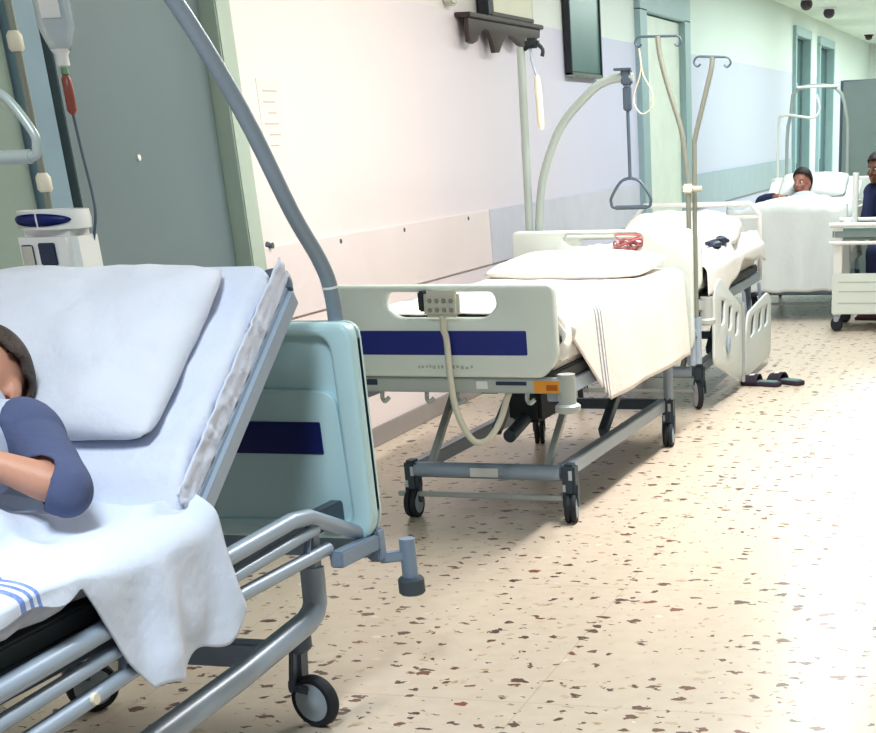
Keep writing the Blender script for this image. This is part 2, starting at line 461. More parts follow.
def cream_bed(name, loc, rz, label, swivel=(0, .2, .3, .1), m_board='cream', tube_head=False, m_hub='hub_gr', big=False, marks=True, mtop=.865, fdz=0):
    R = thing(name, loc, label, 'bed', rz)
    # footboard
    out = rpoly([(.05, .655), (.885, .655), (.93, .70), (.953, .74), (.953, 1.005), (-.003, 1.005), (-.003, .74), (.02, .70)], [.02, .02, .03, .04, .035, .035, .04, .03])
    hole = rpoly([(.285, .882), (.665, .882), (.715, .93), (.70, .978), (.25, .978), (.235, .93)], .028)
    fb = panel('footboard', [out, hole], .045, m_board, R, XZ(0, 0, fdz), .012)
    panel('blue_strip', [rrect(.095, .742, .83, .834, .006)], .010, 'navy2', fb, XZ(-.0205, 0, fdz), .002)
    if marks:
        mk = MB(); rr = random.Random(3); x = .36
        while x < .60:
            w_ = rr.uniform(.006, .014); mk.box((x, -.0232, .695 + rr.uniform(-.003, .003)), (w_, .002, rr.uniform(.008, .014))); x += w_ + .008
        mk.build('faint_lettering', 'ink_gr', fb)
    # end beam under the footboard
    bm_ = MB().box((.485, .02, .622), (.955, .05, .058), bev=.006).build('end_beam', 'steel_lt', R)
    if marks:
        MB().box((.895, -.0062, .62), (.105, .004, .046), bev=.001).build('orange_label', 'orange', bm_)
        for k in range(5): pass
        MB().box((.918, -.0085, .617), (.046, .002, .022)).build('label_print', mat('dark orange print', 'b5651e', .5), bm_)
        MB().box((.745, -.0062, .632), (.13, .004, .014)).build('dark_strip', 'dklabel', bm_)
        MB().box((.62, -.008, .625), (.05, .008, .03), bev=.002).build('white_tag', 'white', bm_)
        MB().box((.13, -.0062, .632), (.055, .004, .022)).build('dark_label', 'dklabel', bm_)
    for x in (.16, .36, .50, .80):
        MB().tube([(x, .03, .60), (x, .02, .565), (x + .02, .0, .555), (x + .04, .0, .57)], .009, 8, smooth=4).build('hook', 'steel_lt', bm_)
    # corner bumper posts
    for x in (-.01, .968):
        p = MB().cyl((x, .03, .53), (x, .03, .665), .036, 20).build('corner_post', 'steel_lt', R)
        MB().lathe((x, .03, .515), (0, 0, 1), [(.040, 0), (.052, .008), (.052, .028), (.042, .036)], 20).build('bumper', 'steel_lt', p)
    # upper frame
    f = MB()
    for x in (.05, .90): f.bar((x, .04, .585), (x, 2.12, .585), .045, .06)
    for y in (.5, 1.05, 1.6, 2.1): f.bar((.05, y, .58), (.90, y, .58), .04, .04)
    f.build('upper_frame', 'steel', R)
    MB().box((.475, 1.08, .640), (.87, 2.06, .05), bev=.006).build('mattress_plate', 'cover_gr', R)
    # mattress: rounded slab with a soft top
    def mfn(z0, z1):
        b = MB().box((.475, 1.085, (z0 + z1) / 2), (.90, 2.04, z1 - z0), bev=.035); return b
    mfn(.668, mtop).build('mattress', 'matt2', R, smooth=60)
    # base
    MB().tube([(.13, .32, .208), (.82, .32, .208)], .034, 16).build('base_tube', 'steel', R)
    if marks: MB().box((.475, .285, .208), (.13, .004, .038)).build('white_label', 'white', R)
    MB().box((.44, .30, .104), (.78, .022, .022), bev=.004).build('foot_bar', 'steel_lt', R)
    sb = MB()
    MB().bar((.825, .33, .212), (.825, 2.0, .212), .05, .06).build('base_rail', 'steel', R)
    MB().bar((.125, .33, .212), (.125, 2.0, .212), .05, .06).build('base_rail', 'steel', R)
    MB().bar((.12, 2.0, .212), (.83, 2.0, .212), .05, .05).build('base_beam', 'steel_dk', R)
    for i, (x, y) in enumerate(((.12, .32), (.86, .32), (.12, 1.98), (.86, 1.98))):
        caster(R, x, y, swivel[i], m_hub=m_hub, r=.085 if big else .062, big=big, labelled=not big, stem=.25)
    # lifting columns, arms and actuator
    for x in (.20, .75):
        MB().bar((x, .34, .22), (x + .02, .72, .56), .03, .03).build('lift_arm', 'steel_lt', R)
        MB().bar((x, 1.15, .22), (x, 1.75, .56), .04, .05).build('lift_arm', 'steel_dk', R)
    MB().box((.475, 1.0, .40), (.16, .34, .16), bev=.02).build('motor_box', 'dark', R)
    MB().cyl((.475, .62, .30), (.475, 1.5, .46), .03, 14).build('actuator', 'steel_dk', R)
    MB().box((.28, .95, .48), (.10, .12, .08), bev=.01).build('junction_box', 'navy2', R)
    MB().cyl((.86, 1.98, .24), (.86, 1.98, .56), .026, 14).build('head_post', 'steel', R)
    MB().cyl((.12, 1.98, .24), (.12, 1.98, .56), .026, 14).build('head_post', 'steel', R)
    # headboard
    if not tube_head:
        out = rpoly([(.03, .44), (.92, .44), (.965, .50), (.965, 1.066), (-.02, 1.066), (-.02, .50)], [.03, .03, .04, .035, .035, .04])
        hole = rpoly([(.30, .988), (.66, .988), (.70, 1.015), (.685, 1.043), (.275, 1.043), (.26, 1.015)], .018)
        panel('headboard', [out, hole], .045, m_board, R, XZ(2.15), .012)
    else:
        h = MB().tube([(.03, 2.15, .56), (.03, 2.15, .98), (.10, 2.15, 1.05), (.85, 2.15, 1.05), (.92, 2.15, .98), (.92, 2.15, .56)], .017, 12).build('headboard_frame', 'white', R)
        MB().tube([(.03, 2.15, .965), (.92, 2.15, .965)], .013, 12).build('head_bar', 'white', R)
        MB().tube([(.03, 2.15, .80), (.92, 2.15, .80)], .013, 12).build('head_bar', 'white', R)
    return R

def pillow(name, c, size, rx, rz, m, label, amp=.012, cat='pillow', seed=0, ry=0):
    L, Wd, T = size
    rot = M4.Rotation(rz, 3, 'Z') @ M4.Rotation(rx, 3, 'X') @ M4.Rotation(ry, 3, 'Y')
    R = MB(); nu, nv = 34, 26
    def side(sg):
        def fn(u, v):
            a, b = u * 2 - 1, v * 2 - 1
            e = (1 - abs(a) ** 3.2) * (1 - abs(b) ** 3.2); h = max(e, 0) ** .55
            pin = 1 - .05 * (1 - abs(b) ** 2) * abs(a) ** 4; pin2 = 1 - .05 * (1 - abs(a) ** 2) * abs(b) ** 4
            p = V((a * L / 2 * pin, b * Wd / 2 * pin2, sg * T / 2 * h))
            q_ = 1 - .085 * (a * b) ** 4; p.x *= q_; p.y *= q_
            p.z += sg * amp * h * (fbm((a * 2 + seed, b * 2, sg), 1.3) + .5 * fbm((a * 5, b * 5 + seed, sg), 1.4))
            return V(c) + rot @ p
        return fn
    R.grid(side(1), nu, nv); R.grid(side(-1), nu, nv)
    o = R.build(name, m, smooth=180)
    me = o.data; bm = bmesh.new(); bm.from_mesh(me); bmesh.ops.remove_doubles(bm, verts=bm.verts[:], dist=.0015)
    bmesh.ops.recalc_face_normals(bm, faces=bm.faces[:]); bm.to_mesh(me); bm.free()
    return tag(o, label, cat)

# ---- second bed (middle of the picture)
B2 = cream_bed('hospital_bed', (-2.6992, 5.647, 0), -.0357, 'empty cream hospital bed with blue strip footboard in the middle of the corridor')
m2 = M4.Translation((-2.6992, 5.647, 0)) @ M4.Rotation(-.0357, 4, 'Z')
def b2(x, y, z): return m2 @ V((x, y, z))
# upright pole with clamp, strap and grip
P = MB().cyl((.048, 2.20, .55), (.073, 2.20, 1.92), .021, 16).build('upright_pole', 'pole_lt', B2)
cl = MB().box((0.135, 2.20, 1.935), (.07, .05, .045), bev=.012)
cl.bar((0.070, 2.20, 1.90), (0.130, 2.20, 1.93), .02, .02); cl.tube([(0.165, 2.2, 1.93), (0.190, 2.2, 1.905), (0.185, 2.2, 1.875)], .010, 8, smooth=3)
cl.build('clamp', 'dark', P)
MB().tube([(0.125, 2.20, 1.92), (0.130, 2.195, 1.86), (0.155, 2.19, 1.78)], .007, 8, smooth=4).build('strap', 'steel', P)
MB().tube([(0.152, 2.19, 1.79), (0.156, 2.19, 1.76), (0.160, 2.19, 1.57), (0.160, 2.19, 1.545)], [.012, .018, .018, .012], 12).build('grip', 'grip', P)
arch = [(0.105, 2.21, .55), (0.105, 2.21, .95), (0.115, 2.21, 1.14), (0.155, 2.21, 1.34), (0.263, 2.21, 1.555), (0.428, 2.21, 1.705), (0.518, 2.21, 1.752), (0.598, 2.21, 1.765), (0.658, 2.21, 1.765)]
A = MB().tube(arch, .021, 14, smooth=5).build('lifting_pole', 'pole_lt', B2)
c = MB().box((0.623, 2.21, 1.765), (.05, .055, .075), bev=.008); c.box((0.623, 2.21, 1.67), (.04, .035, .11), bev=.006)
c.box((0.610, 2.18, 1.80), (.09, .02, .012), bev=.003); c.build('pole_clamp', 'steel_dk', A)
for x in (.895, .92): MB().tube([(.86, 2.08, .58), (x, 2.22, .56), (x, 2.30, .54)], .018, 10).build('pole_arm', 'steel', B2)
for x, y in ((.892, 2.368), (.912, 2.428)): MB().cyl((x, y, .36), (x, y, .60), .024, 14).build('pole_socket', 'steel', B2)
MB().bar((.90, 2.29, .52), (.91, 2.42, .52), .02, .03).build('socket_link', 'steel', B2)

def trapeze(name, top, hbar, half, r, m, label, rod=True, rz=0):
    t = thing(name, (top[0], top[1], hbar), label, 'grab handle', rz)
    H = top[2] - hbar
    loop = [(-half, 0, .02), (-half * .98, 0, .05), (-half * .55, 0, .115), (-.02, 0, .135), (.02, 0, .135), (half * .55, 0, .115), (half * .98, 0, .05), (half, 0, .02), (half * .85, 0, 0), (0, 0, 0), (-half * .85, 0, 0)]
    MB().tube(loop, r, 10, closed=True, smooth=4).build('handle_loop', m, t)
    MB().tube([(-half * .8, 0, 0), (half * .8, 0, 0)], r * 1.4, 12).build('grip_bar', m, t)
    MB().tube([(0, 0, .13), (0, 0, H)], .009 if rod else .006, 10).build('hanging_rod' if rod else 'hanging_strap', 'steel_dk' if rod else 'pole', t)
    return t
p = b2(.623, 2.21, 1.615)
trapeze('trapeze_handle', p, 1.168, .105, .0075, 'steel_dk', 'thin dark triangular grab handle hanging over the empty middle bed')

# hand control on the footboard
hc = thing('hand_control', b2(.497, -.03, .885), 'beige hand control with grey buttons hooked on the footboard of the middle bed', 'remote control', -.0357)
MB().box((0, -.022, .052), (.150, .034, .098), M4.Rotation(radians(-6), 3, 'X'), bev=.012).build('body', 'beige', hc)
for i in range(4):
    for j in range(2): MB().box((-.045 + i * .03, -.042 + .003 * j, .032 + j * .034), (.018, .006, .016), M4.Rotation(radians(-6), 3, 'X'), bev=.003).build('button', 'beige_btn', hc)
MB().box((-.088, .0, .062), (.028, .05, .075), bev=.006).build('hook', 'dark', hc)
cp = [(0, -.022, .01), (.0, -.03, -.04), (.005, -.02, -.08), (.01, -.03, -.20), (.022, -.04, -.32), (.055, -.04, -.42), (.10, -.035, -.475), (.15, -.02, -.465), (.19, .02, -.40), (.215, .06, -.31), (.225, .09, -.27)]
MB().tube(cp, .0135, 10, smooth=5).build('cable', 'cable', hc)

# red cord tangle on the headboard handle
pts = []; rr = random.Random(5)
for k in range(26): pts.append(V((rr.uniform(-.075, .075), rr.uniform(-.045, -.026), rr.uniform(-.045, .035) * (1 if k % 3 else .6))))
o = MB().tube(pts, .0045, 6, smooth=4).build('cord_tangle', 'red_cord'); o.location = b2(.625, 2.15, 1.010); o.rotation_euler.z = -.0357
tag(o, 'tangle of thin reddish cord hung on the headboard handle of the middle bed', 'cord')

# bed linen of the middle bed
def drape(name, m, label, root_mtx, x0, xe, yr, ztop, bottom, nu=70, nv=90, rad=.04, out=.02, amp=.012, skew=0, cat='sheet', seed=0, foldk=9, topamp=.006, solid=.006):
    """cloth lying on a bed and hanging over its +x side; bottom(v) gives hem height"""
    b = MB()
    def fn(u, v):
        zb = bottom(v); top = xe - x0; drop = max(ztop - zb, .02); tot = top + drop
        s = u * tot; y = yr[0] + (yr[1] - yr[0]) * v
        if s < top - rad: x, z, dn = x0 + s, ztop, 0
        elif s < top + rad:
            a = (s - top + rad) / (2 * rad) * pi / 2; x = xe - rad + sin(a) * rad; z = ztop - rad + cos(a) * rad; dn = .05
        else: x = xe; z = ztop - (s - top); dn = (s - top) / .45
        w = sin(y * foldk + 1.5 * fbm((y, seed, 0), 2)) * .6 + fbm((y * 2.2, z * 1.2, seed), 2.2)
        x += min(dn, 1) * (out + amp * (w + .6)); y += skew * max(dn, 0) + .012 * min(dn, 1) * fbm((z, y, seed + 3), 4)
        if dn == 0: z += topamp * (1.2 * fbm((x * 3, y * 2, seed), 1.6) + .5 * fbm((x * 8, y * 6, seed), 1.2) + .9)
        return root_mtx @ V((x, y, z))
    b.grid(fn, nu, nv)
    o = b.build(name, m, smooth=180, solid=solid)
    return tag(o, label, cat)
def hem2(v):
    y = .12 + 2.0 * v
    if y < .17: return .80
    if y < .62: return .80 - (.80 - .465) * (y - .17) / .45
    return .465 - .012 * v
drape('bed_sheet', 'sheet2', 'white sheet with thin blue woven lines hanging off the side of the middle bed', m2, .06, .935, (.12, 2.05), .878, hem2, skew=.05, amp=.010)
pillow('pillow', b2(.46, 1.76, .925), (.86, .58, .105), radians(4), -.05, 'pillow2', 'flat white pillow at the head of the empty middle bed', .014, seed=2)
# gathered end of the under-sheet beside the footboard
o = MB()
def ruck(u, v):
    y = .06 + .25 * v; a = u * pi
    x = .86 + .10 * sin(a) * (1 - .3 * v) + .012 * sin(v * 17 + u * 6); z = .90 - .20 * u - .03 * sin(v * 9) + .012 * fbm((u * 4, v * 4, 1), 2)
    return m2 @ V((x, y, z))
tag(o.grid(ruck, 24, 24).build('under_sheet', 'matt2', smooth=180, solid=.006), 'rumpled white under-sheet bunched at the foot corner of the middle bed', 'sheet')

# IV poles at the head of the middle bed
def iv_pole(pts, hooks, z0, r, label, m='bronze', loc=None):
    t = thing('iv_pole', pts[0], label, 'drip stand'); o = V(pts[0])
    P = MB().tube([V(q) - o for q in pts], r, 12, smooth=4).build('pole', m, t)
    a, b = V(hooks[0]) - o, V(hooks[1]) - o
    k = MB().tube([a, b], .006, 8)
    for e, s in ((a, -1), (b, 1)):
        k.tube([e, e + V((.02 * s, 0, -.006)), e + V((.03 * s, 0, -.028)), e + V((.012 * s, 0, -.045)), e + V((-.004 * s, 0, -.034))], .005, 8, smooth=3)
    k.build('hook_bar', 'steel_dk', t)
    return t
t = iv_pole([(-1.725, 7.98, .38), (-1.724, 7.98, 1.04), (-1.724, 7.98, 1.25), (-1.74, 7.98, 1.42), (-1.757, 7.98, 1.53), (-1.814, 7.98, 1.704), (-1.855, 7.98, 1.85), (-1.867, 7.98, 1.945)], ((-1.955, 7.98, 1.947), (-1.775, 7.98, 1.943)), .4, .014, 'bent metal drip pole standing in front of the mint door jamb')
MB().box((0.0, .0, .865), (.05, .05, .045), bev=.008).build('clamp', 'grip', t)
MB().cyl((.03, 0, .862), (.075, 0, .862), .014, 12).build('knob', 'beige', t)
iv_pole([(-1.700, 8.04, .38), (-1.705, 8.04, .9), (-1.70, 8.04, 1.40), (-1.695, 8.04, 1.48), (-1.645, 8.04, 1.655), (-1.606, 8.04, 1.79), (-1.60, 8.04, 1.845)], ((-1.665, 8.04, 1.850), (-1.535, 8.04, 1.842)), .4, .013, 'bent metal drip pole against the lilac wall right of the mint door')
o = MB().tube([(-1.966, 7.985, 1.90), (-1.96, 7.985, 1.80), (-2.0, 7.99, 1.69), (-2.0, 7.99, 1.64), (-1.96, 7.99, 1.60), (-1.91, 7.99, 1.63), (-1.905, 7.985, 1.70), (-1.95, 7.985, 1.78), (-1.968, 7.985, 1.905)], .004, 6, smooth=4).build('drip_tubing', 'tubing')
tag(o, 'thin loop of pale drip tubing hanging from the pole before the mint door', 'tubing')

# ------------------------------------------------------------------ first bed (front left), teal headboard
B1 = thing('hospital_bed', (-2.27, 2.8, 0), 'occupied hospital bed with raised back and teal headboard at front left', 'bed')
def b1(mb, name, m, parent=None, **k): return mb.build(name, m, parent or B1, world=True, **k)
HY = 3.83
# headboard: plate with a raised rim and a step across it
out = rpoly([(-2.72, .478), (-1.80, .478), (-1.772, .53), (-1.772, 1.078), (-2.75, 1.078), (-2.75, .53)], [.02, .02, .04, .045, .045, .04])
hb = panel('headboard', [out], .045, 'teal', B1, XZ(HY + .01), .010, world=True)
rim_in = rpoly([(-2.68, .53), (-1.835, .53), (-1.84, 1.045), (-2.68, 1.045)], [.03, .03, .05, .05])
panel('rim', [out, rim_in], .075, 'teal', hb, XZ(HY - .01), .014, world=True)
panel('lower_face', [rpoly([(-2.68, .52), (-1.835, .52), (-1.85, .895), (-2.68, .905)], [.02, .02, .05, .05])], .02, 'teal', hb, XZ(HY - .018), .006, world=True)
panel('blue_strip', [rrect(-2.58, .720, -1.905, .810, .004)], .01, 'navy', hb, XZ(HY - .027), .002, world=True)

# lifting pole, plugged into the head end
lp = [(-1.857, 3.885, .42), (-1.857, 3.885, 1.0), (-1.860, 3.885, 1.15), (-1.872, 3.86, 1.235), (-1.895, 3.78, 1.36), (-1.935, 3.66, 1.60), (-1.985, 3.50, 1.835), (-2.06, 3.36, 2.02), (-2.17, 3.26, 2.15), (-2.30, 3.20, 2.20)]
LP = b1(MB().tube(lp, .0215, 16, smooth=5), 'lifting_pole', 'pole')
b1(MB().lathe((-1.8605, 3.885, 1.158), (-.05, -.1, 1), [(.0235, 0), (.0235, .006)], 18), 'collar', 'white', LP)
b1(MB().bar((-1.857, 3.845, .47), (-1.857, 3.9, .47), .07, .05), 'pole_socket', 'steel_blue')
trapeze('trapeze_handle', (-2.325, 3.20, 2.19), 1.513, .105, .011, 'pole_lt', 'pale grey triangular grab handle hanging at the left picture edge', rod=False)
MB()

# backrest frame
P0 = V((0, 2.956, .717)); DIR = V((0, .665, .458)).normalized(); NOR = V((0, -DIR.z, DIR.y))
def bk(x, along, nor): q = P0 + DIR * along + NOR * nor; return V((x, q.y, q.z))
fr = MB()
for x in (-1.845, -2.695): fr.bar(bk(x, -.05, 0), bk(x, .80, 0), .035, .062, NOR, .012)
fr.bar(bk(-1.845, .78, 0), bk(-2.695, .80, 0), .035, .05, NOR); fr.bar(bk(-1.845, .1, 0), bk(-2.695, .1, 0), .035, .04, NOR)
b1(fr, 'backrest_frame', 'steel')
b1(MB().box(bk(-2.27, .39, .005), (.82, .80, .02), M4.Rotation(atan2(DIR.z, DIR.y), 3, 'X'), bev=.004), 'backrest_plate', 'cover_gr')
b1(MB().tube([bk(-1.93, .77, -.01), bk(-1.93, .81, .02), bk(-1.90, .825, .035), bk(-1.86, .825, .035), bk(-1.845, .79, .02)], .017, 10, smooth=4), 'end_handle', 'steel_dk')

# mattress, bent at the hip: rounded section swept along the bed
def mpath(s):
    # s metres from hip; s<0 to the foot; returns point on underside, tangent angle
    if s < 0: return V((0, 2.93 + s, .668)), 0
    return None, None
ang = atan2(DIR.z, DIR.y)
mm = MB(); secs = []
stations = [-1.22 + i * .061 for i in range(20)] + [-.04, -.0, .04, .08] + [.12 + i * .052 for i in range(14)]
NS = 48
for si, s in enumerate(stations):
    t = min(max((s + .06) / .14, 0), 1); a = ang * t * t * (3 - 2 * t)
    if s <= 0: base = V((0, 2.93 + s, .676))
    else:
        q = P0 + DIR * (s - .03) + NOR * .030; base = V((0, q.y, q.z))
    if 0 < s < .09:
        q = V((0, 2.93 + s, .672 + .2 * s)); base = q.lerp(base, s / .09)
    nrm = V((0, -sin(a), cos(a)))
    T = .085; hw = .425
    endf = 1.0
    if si in (0, len(stations) - 1): endf = .90
    ring = rrect(-hw * (1 if endf == 1 else .985), T * (1 - endf) / 2, hw * (1 if endf == 1 else .985), T * (1 + endf) / 2, .032, 11)
    for (x, h) in ring:
        wv = .010 * fbm((x * 9, s * 13, h * 20), 1) + .008 * sin(s * 40 + x * 8 + 3 * fbm((s * 6, 0, 0), 1)) * (1 if abs(x) > .36 else .3)
        k = V((x, 0, 0)).normalized() * wv * (1 if abs(x) > .39 else 0)
        mm.v.append(V((-2.275 + x, base.y, base.z)) + nrm * (h + (wv if h > T * .7 else 0)) + k)
NS = len(ring)
for i in range(len(stations) - 1):
    for k in range(NS):
        k2 = (k + 1) % NS; mm.f.append((i * NS + k, i * NS + k2, (i + 1) * NS + k2, (i + 1) * NS + k))
mm.f.append(tuple(range(NS - 1, -1, -1))); mm.f.append(tuple((len(stations) - 1) * NS + k for k in range(NS)))
b1(mm, 'mattress', 'sheet1b', smooth=70)
# gathered elastic of the mattress cover along the frame
gm = MB()
def gather(u, v):
    s = .02 + .80 * u; w = sin(u * 60 + 9 * fbm((u * 7, 0, 0), 1)) * .3 + fbm((u * 17, v * 3, 2), 1) * 1.2
    x = -1.846 + .003 + .0035 * w; n = .098 - .066 * v + .006 * w * v
    return bk(x, s + .01 * fbm((u * 20, v * 4, 7), 1), n)
b1(gm.grid(gather, 150, 12), 'elastic_edge', 'sheet1b', smooth=180, solid=.004)

# seat frame, folded side rail, base
b1(MB().box((-2.27, 2.28, .640), (.80, 1.30, .045), bev=.006), 'seat_plate', 'cover_gr')
for x in (-1.885, -2.655): b1(MB().bar((x, 1.70, .600), (x, 3.80, .560 if x else 0), .04, .06), 'side_beam', 'steel_dk')
for (x, sg) in ((-1.825, 1), (-2.715, -1)):
    rl = b1(MB().tube([(x, 1.9, .606), (x, 2.4, .612), (x, 3.05, .624), (x, 3.40, .628), (x, 3.50, .615), (x, 3.60, .575), (x, 3.86, .470)], .022, 14), 'side_rail', 'steel')
    b1(MB().tube([(x, 1.9, .545), (x, 2.4, .556), (x, 3.1, .572), (x, 3.53, .575)], .016, 12), 'rail_bar', 'steel', rl)
    b1(MB().tube([(x, 1.9, .482), (x, 2.4, .494), (x, 3.1, .520), (x, 3.59, .505)], .018, 12), 'rail_bar', 'steel', rl)
    for yy in (2.55, 3.45): b1(MB().bar((x, yy, .50), (x, yy + .06, .63), .018, .012), 'rail_link', 'steel_blue', rl)
    b1(MB().lathe((x + .016 * sg, 2.42, .50), (sg, 0, 0), [(.014, 0), (.012, .008)], 12), 'rail_knob', 'grip', rl)
# base rails: post at the head end, bend, long beam to the foot
for x in (-1.875, -2.665):
    b1(MB().bar((x, 3.56, .36), (x, 3.59, .60), .045, .045, V((0, 1, 0))), 'base_post', 'steel')
    b1(MB().tube([(x, 3.575, .455), (x, 3.565, .355), (x, 3.545, .332), (x, 3.50, .318), (x, 3.1, .298), (x, 1.55, .270)], .034, 16), 'base_rail', 'steel')
b1(MB().bar((-1.94, 3.36, .268), (-2.60, 3.36, .268), .05, .07), 'base_beam', 'steel_blue')
b1(MB().bar((-1.94, 1.65, .262), (-2.60, 1.65, .262), .05, .06), 'base_beam', 'steel_blue')
b1(MB().bar((-1.80, 3.58, .475), (-1.80, 3.84, .460), .04, .045), 'end_bracket', 'steel_blue')
b1(MB().bar((-1.80, 3.845, .445), (-2.72, 3.845, .445), .05, .06), 'head_beam', 'steel_blue')
b1(MB().bar((-2.25, 1.75, .28), (-2.25, 2.45, .60), .06, .05), 'lift_arm', 'steel_lt')
b1(MB().bar((-1.99, 2.36, .55), (-2.0, 2.20, .28), .045, .03), 'lift_arm', 'steel_lt')
b1(MB().bar((-2.25, 3.30, .28), (-2.25, 2.70, .58), .06, .05), 'lift_arm', 'steel_dk')
b1(MB().cyl((-2.42, 3.2, .33), (-2.42, 2.3, .56), .03, 14), 'actuator', 'steel_dk')
for x, sg in ((-1.80, 1), (-2.72, -1)):
    ar = b1(MB().bar((x, 3.85, .40), (x, 3.85, .50), .045, .05, V((0, 1, 0)), .008), 'bumper_arm', 'steel_blue')
    b1(MB().bar((x, 3.86, .405), (x + .065 * sg, 3.90, .405), .03, .03), 'arm_bar', 'steel_blue', ar)
    b1(MB().cyl((x + .075 * sg, 3.905, .33), (x + .075 * sg, 3.905, .455), .024, 18), 'bumper_post', 'steel_blue', ar)
    b1(MB().lathe((x + .075 * sg, 3.905, .285), (0, 0, 1), [(.034, 0), (.040, .006), (.040, .045), (.034, .052)], 22), 'bumper_roller', 'rubber_gr', ar)
def big_caster(x, y, axis, r=.077):
    ax = V(axis).normalized(); fw = V((-ax.y, ax.x, 0))
    h = MB().lathe((x, y, .222), (0, 0, 1), [(.028, 0), (.040, .012), (.042, .05), (.034, .075)], 20)
    ctr = V((x, y, r)) + fw * .035
    for sg in (-1, 1):
        h.bar(V((x, y, .235)) + ax * .016 * sg, V((ctr.x, ctr.y, r + .03)) - fw * .055 + ax * .02 * sg, .014, .05)
    h.bar(V((ctr.x, ctr.y, r + .045)) - fw * .075, V((ctr.x, ctr.y, r + .035)) - fw * .0, .05, .03)
    c = b1(h, 'caster', 'steel_dk')
    b1(MB().bar(ctr - ax * .028 - fw * .01 + V((0, 0, .065)), ctr - ax * .028 + V((0, 0, -.01)), .012, .03), 'fork_plate', 'white', c)
    w = b1(MB().lathe(ctr, ax, [(r * .74, -.018), (r * .93, -.019), (r, -.010), (r, .010), (r * .93, .019), (r * .74, .018)], 36), 'wheel', 'rubber', c)
    b1(MB().lathe(ctr, ax, [(r * .2, -.021), (r * .74, -.0195), (r * .76, 0), (r * .74, .0195), (r * .30, .022), (r * .22, .027)], 30), 'hub', 'hub_gr', w)
big_caster(-1.925, 3.52, (-.24, -.97, 0)); big_caster(-2.655, 3.50, (.7, -.7, 0))
big_caster(-1.905, 1.75, (.95, -.3, 0)); big_caster(-2.655, 1.75, (.8, -.6, 0))

# pillow and bed sheet of the first bed
q = bk(-2.285, .435, .145)
pillow('pillow', (q.x, q.y, q.z), (.735, .615, .13), ang, 0, 'pillow1', 'big pale pillow propped on the raised back of the front left bed', .016, seed=4)

def lap(x, y):
    """height of the patient's body under the sheet, above the mattress"""
    d = max(0, 1 - ((x + 2.27) / .28) ** 2)
    f = min(1, max(0, (2.72 - y) / .30))
    return .20 * sqrt(d) * (0.75 + .25 * f) * f + .03 * fbm((x * 4, y * 4, 0), 1.3) * f
def sheet1(u, v):
    y = 1.62 + 1.37 * v
    xe = -1.812; x0 = -2.74; top = xe - x0
    hang = .02 if y < 2.44 else min(.275, .02 + (y - 2.44) * 1.5)
    hang = hang if y < 2.70 else hang - .05 * (y - 2.70) / .3
    hang += .045 * fbm((y * 7, 1, 2), 1)
    tot = top + .40; s = u * tot
    base = .768 + max(0, y - 2.93) * .5
    if s < top - .06:
        x = x0 + s; z = base + .008 + lap(x, y); z += .012 * (fbm((x * 7, y * 5, 4), 1.2) + .4) + .020 * (1 - abs(fbm((x * 2.2 + y * 3.6, y * 1.5 - x * 1.2, 9), 1.2)) * 2.2)
    else:
        k = (s - (top - .06)) / (.46); dn = k * hang * 1.15
        a = min(1, k * 6); x = xe - .06 + .075 * sin(a * pi / 2); z = base + .008 + lap(xe - .06, y) - .02 * (1 - cos(a * pi / 2)) - dn
        w = sin(y * 21 + 2 * fbm((y * 3, 0, 0), 2) + k * 2.0); fold = min(1, dn / .25)
        x += fold * (.016 + .018 * w + .014 * fbm((y * 8, z * 5, 3), 1.5))
        y += .02 * fold * fbm((y * 5, z * 6, 8), 1.4)
    return V((x, y, z))
tag(MB().grid(sheet1, 110, 130).build('bed_sheet', 'sheet1', smooth=180, solid=.006), 'rumpled blue-lit white sheet over the patient, hanging off the front left bed', 'sheet')

# ---- drip stand, pump and bag behind the first bed
t = thing('iv_pole', (-2.83, 4.08, 0), 'tall drip stand behind the head of the front left bed', 'drip stand')
MB().cyl((0, 0, .09), (0, 0, 1.30), .016, 14).build('pole', 'bronze', t)
MB().cyl((0, 0, 1.28), (.004, 0, 2.22), .011, 14).build('upper_pole', 'bronze', t)
for zk in (1.435, 1.80): MB().lathe((0, 0, zk - .02), (0, 0, 1), [(.016, 0), (.022, .008), (.022, .04), (.014, .052)], 16).build('knob', 'grip', t)
hk = MB().tube([(-.16, 0, 2.16), (-.13, 0, 2.20), (0, 0, 2.21), (.13, 0, 2.20), (.16, 0, 2.17), (.155, 0, 2.145)], .006, 8, smooth=3); hk.build('hook_bar', 'bronze', t)
for k in range(5):
    a = 2 * pi * k / 5 + .3
    lg = MB().bar((0, 0, .10), (cos(a) * .27, sin(a) * .27, .075), .03, .03).build('leg', 'steel', t)
    e = V((cos(a) * .265, sin(a) * .265, .027))
    MB().lathe(e, (-sin(a), cos(a), 0), [(.020, -.012), (.027, -.008), (.027, .008), (.020, .012)], 18).build('wheel', 'rubber', lg)
pm = thing('infusion_pump', (-2.772, 4.03, 1.125), 'white pump unit with dark oval top clamped to the drip stand at left', 'medical pump')
MB().box((0, -.02, .10), (.20, .15, .20), bev=.025).build('housing', 'white', pm)
el = lambda r, h: [(r * 1.0, h)]
ring = MB()
def ovring(a, b, z0, z1, n=32):
    m_ = MB()
    for (k, z) in ((1, z0), (1.03, (z0 + z1) / 2), (1, z1), (.86, z1), (.84, z1 - .012)):
        for i in range(n): m_.v.append(V((a * k * cos(2 * pi * i / n), -.02 + b * k * sin(2 * pi * i / n), z)))
    for j in range(4):
        for i in range(n): m_.f.append((j * n + i, j * n + (i + 1) % n, (j + 1) * n + (i + 1) % n, (j + 1) * n + i))
    return m_
ovring(.108, .085, .195, .245).build('top_rim', 'white', pm)
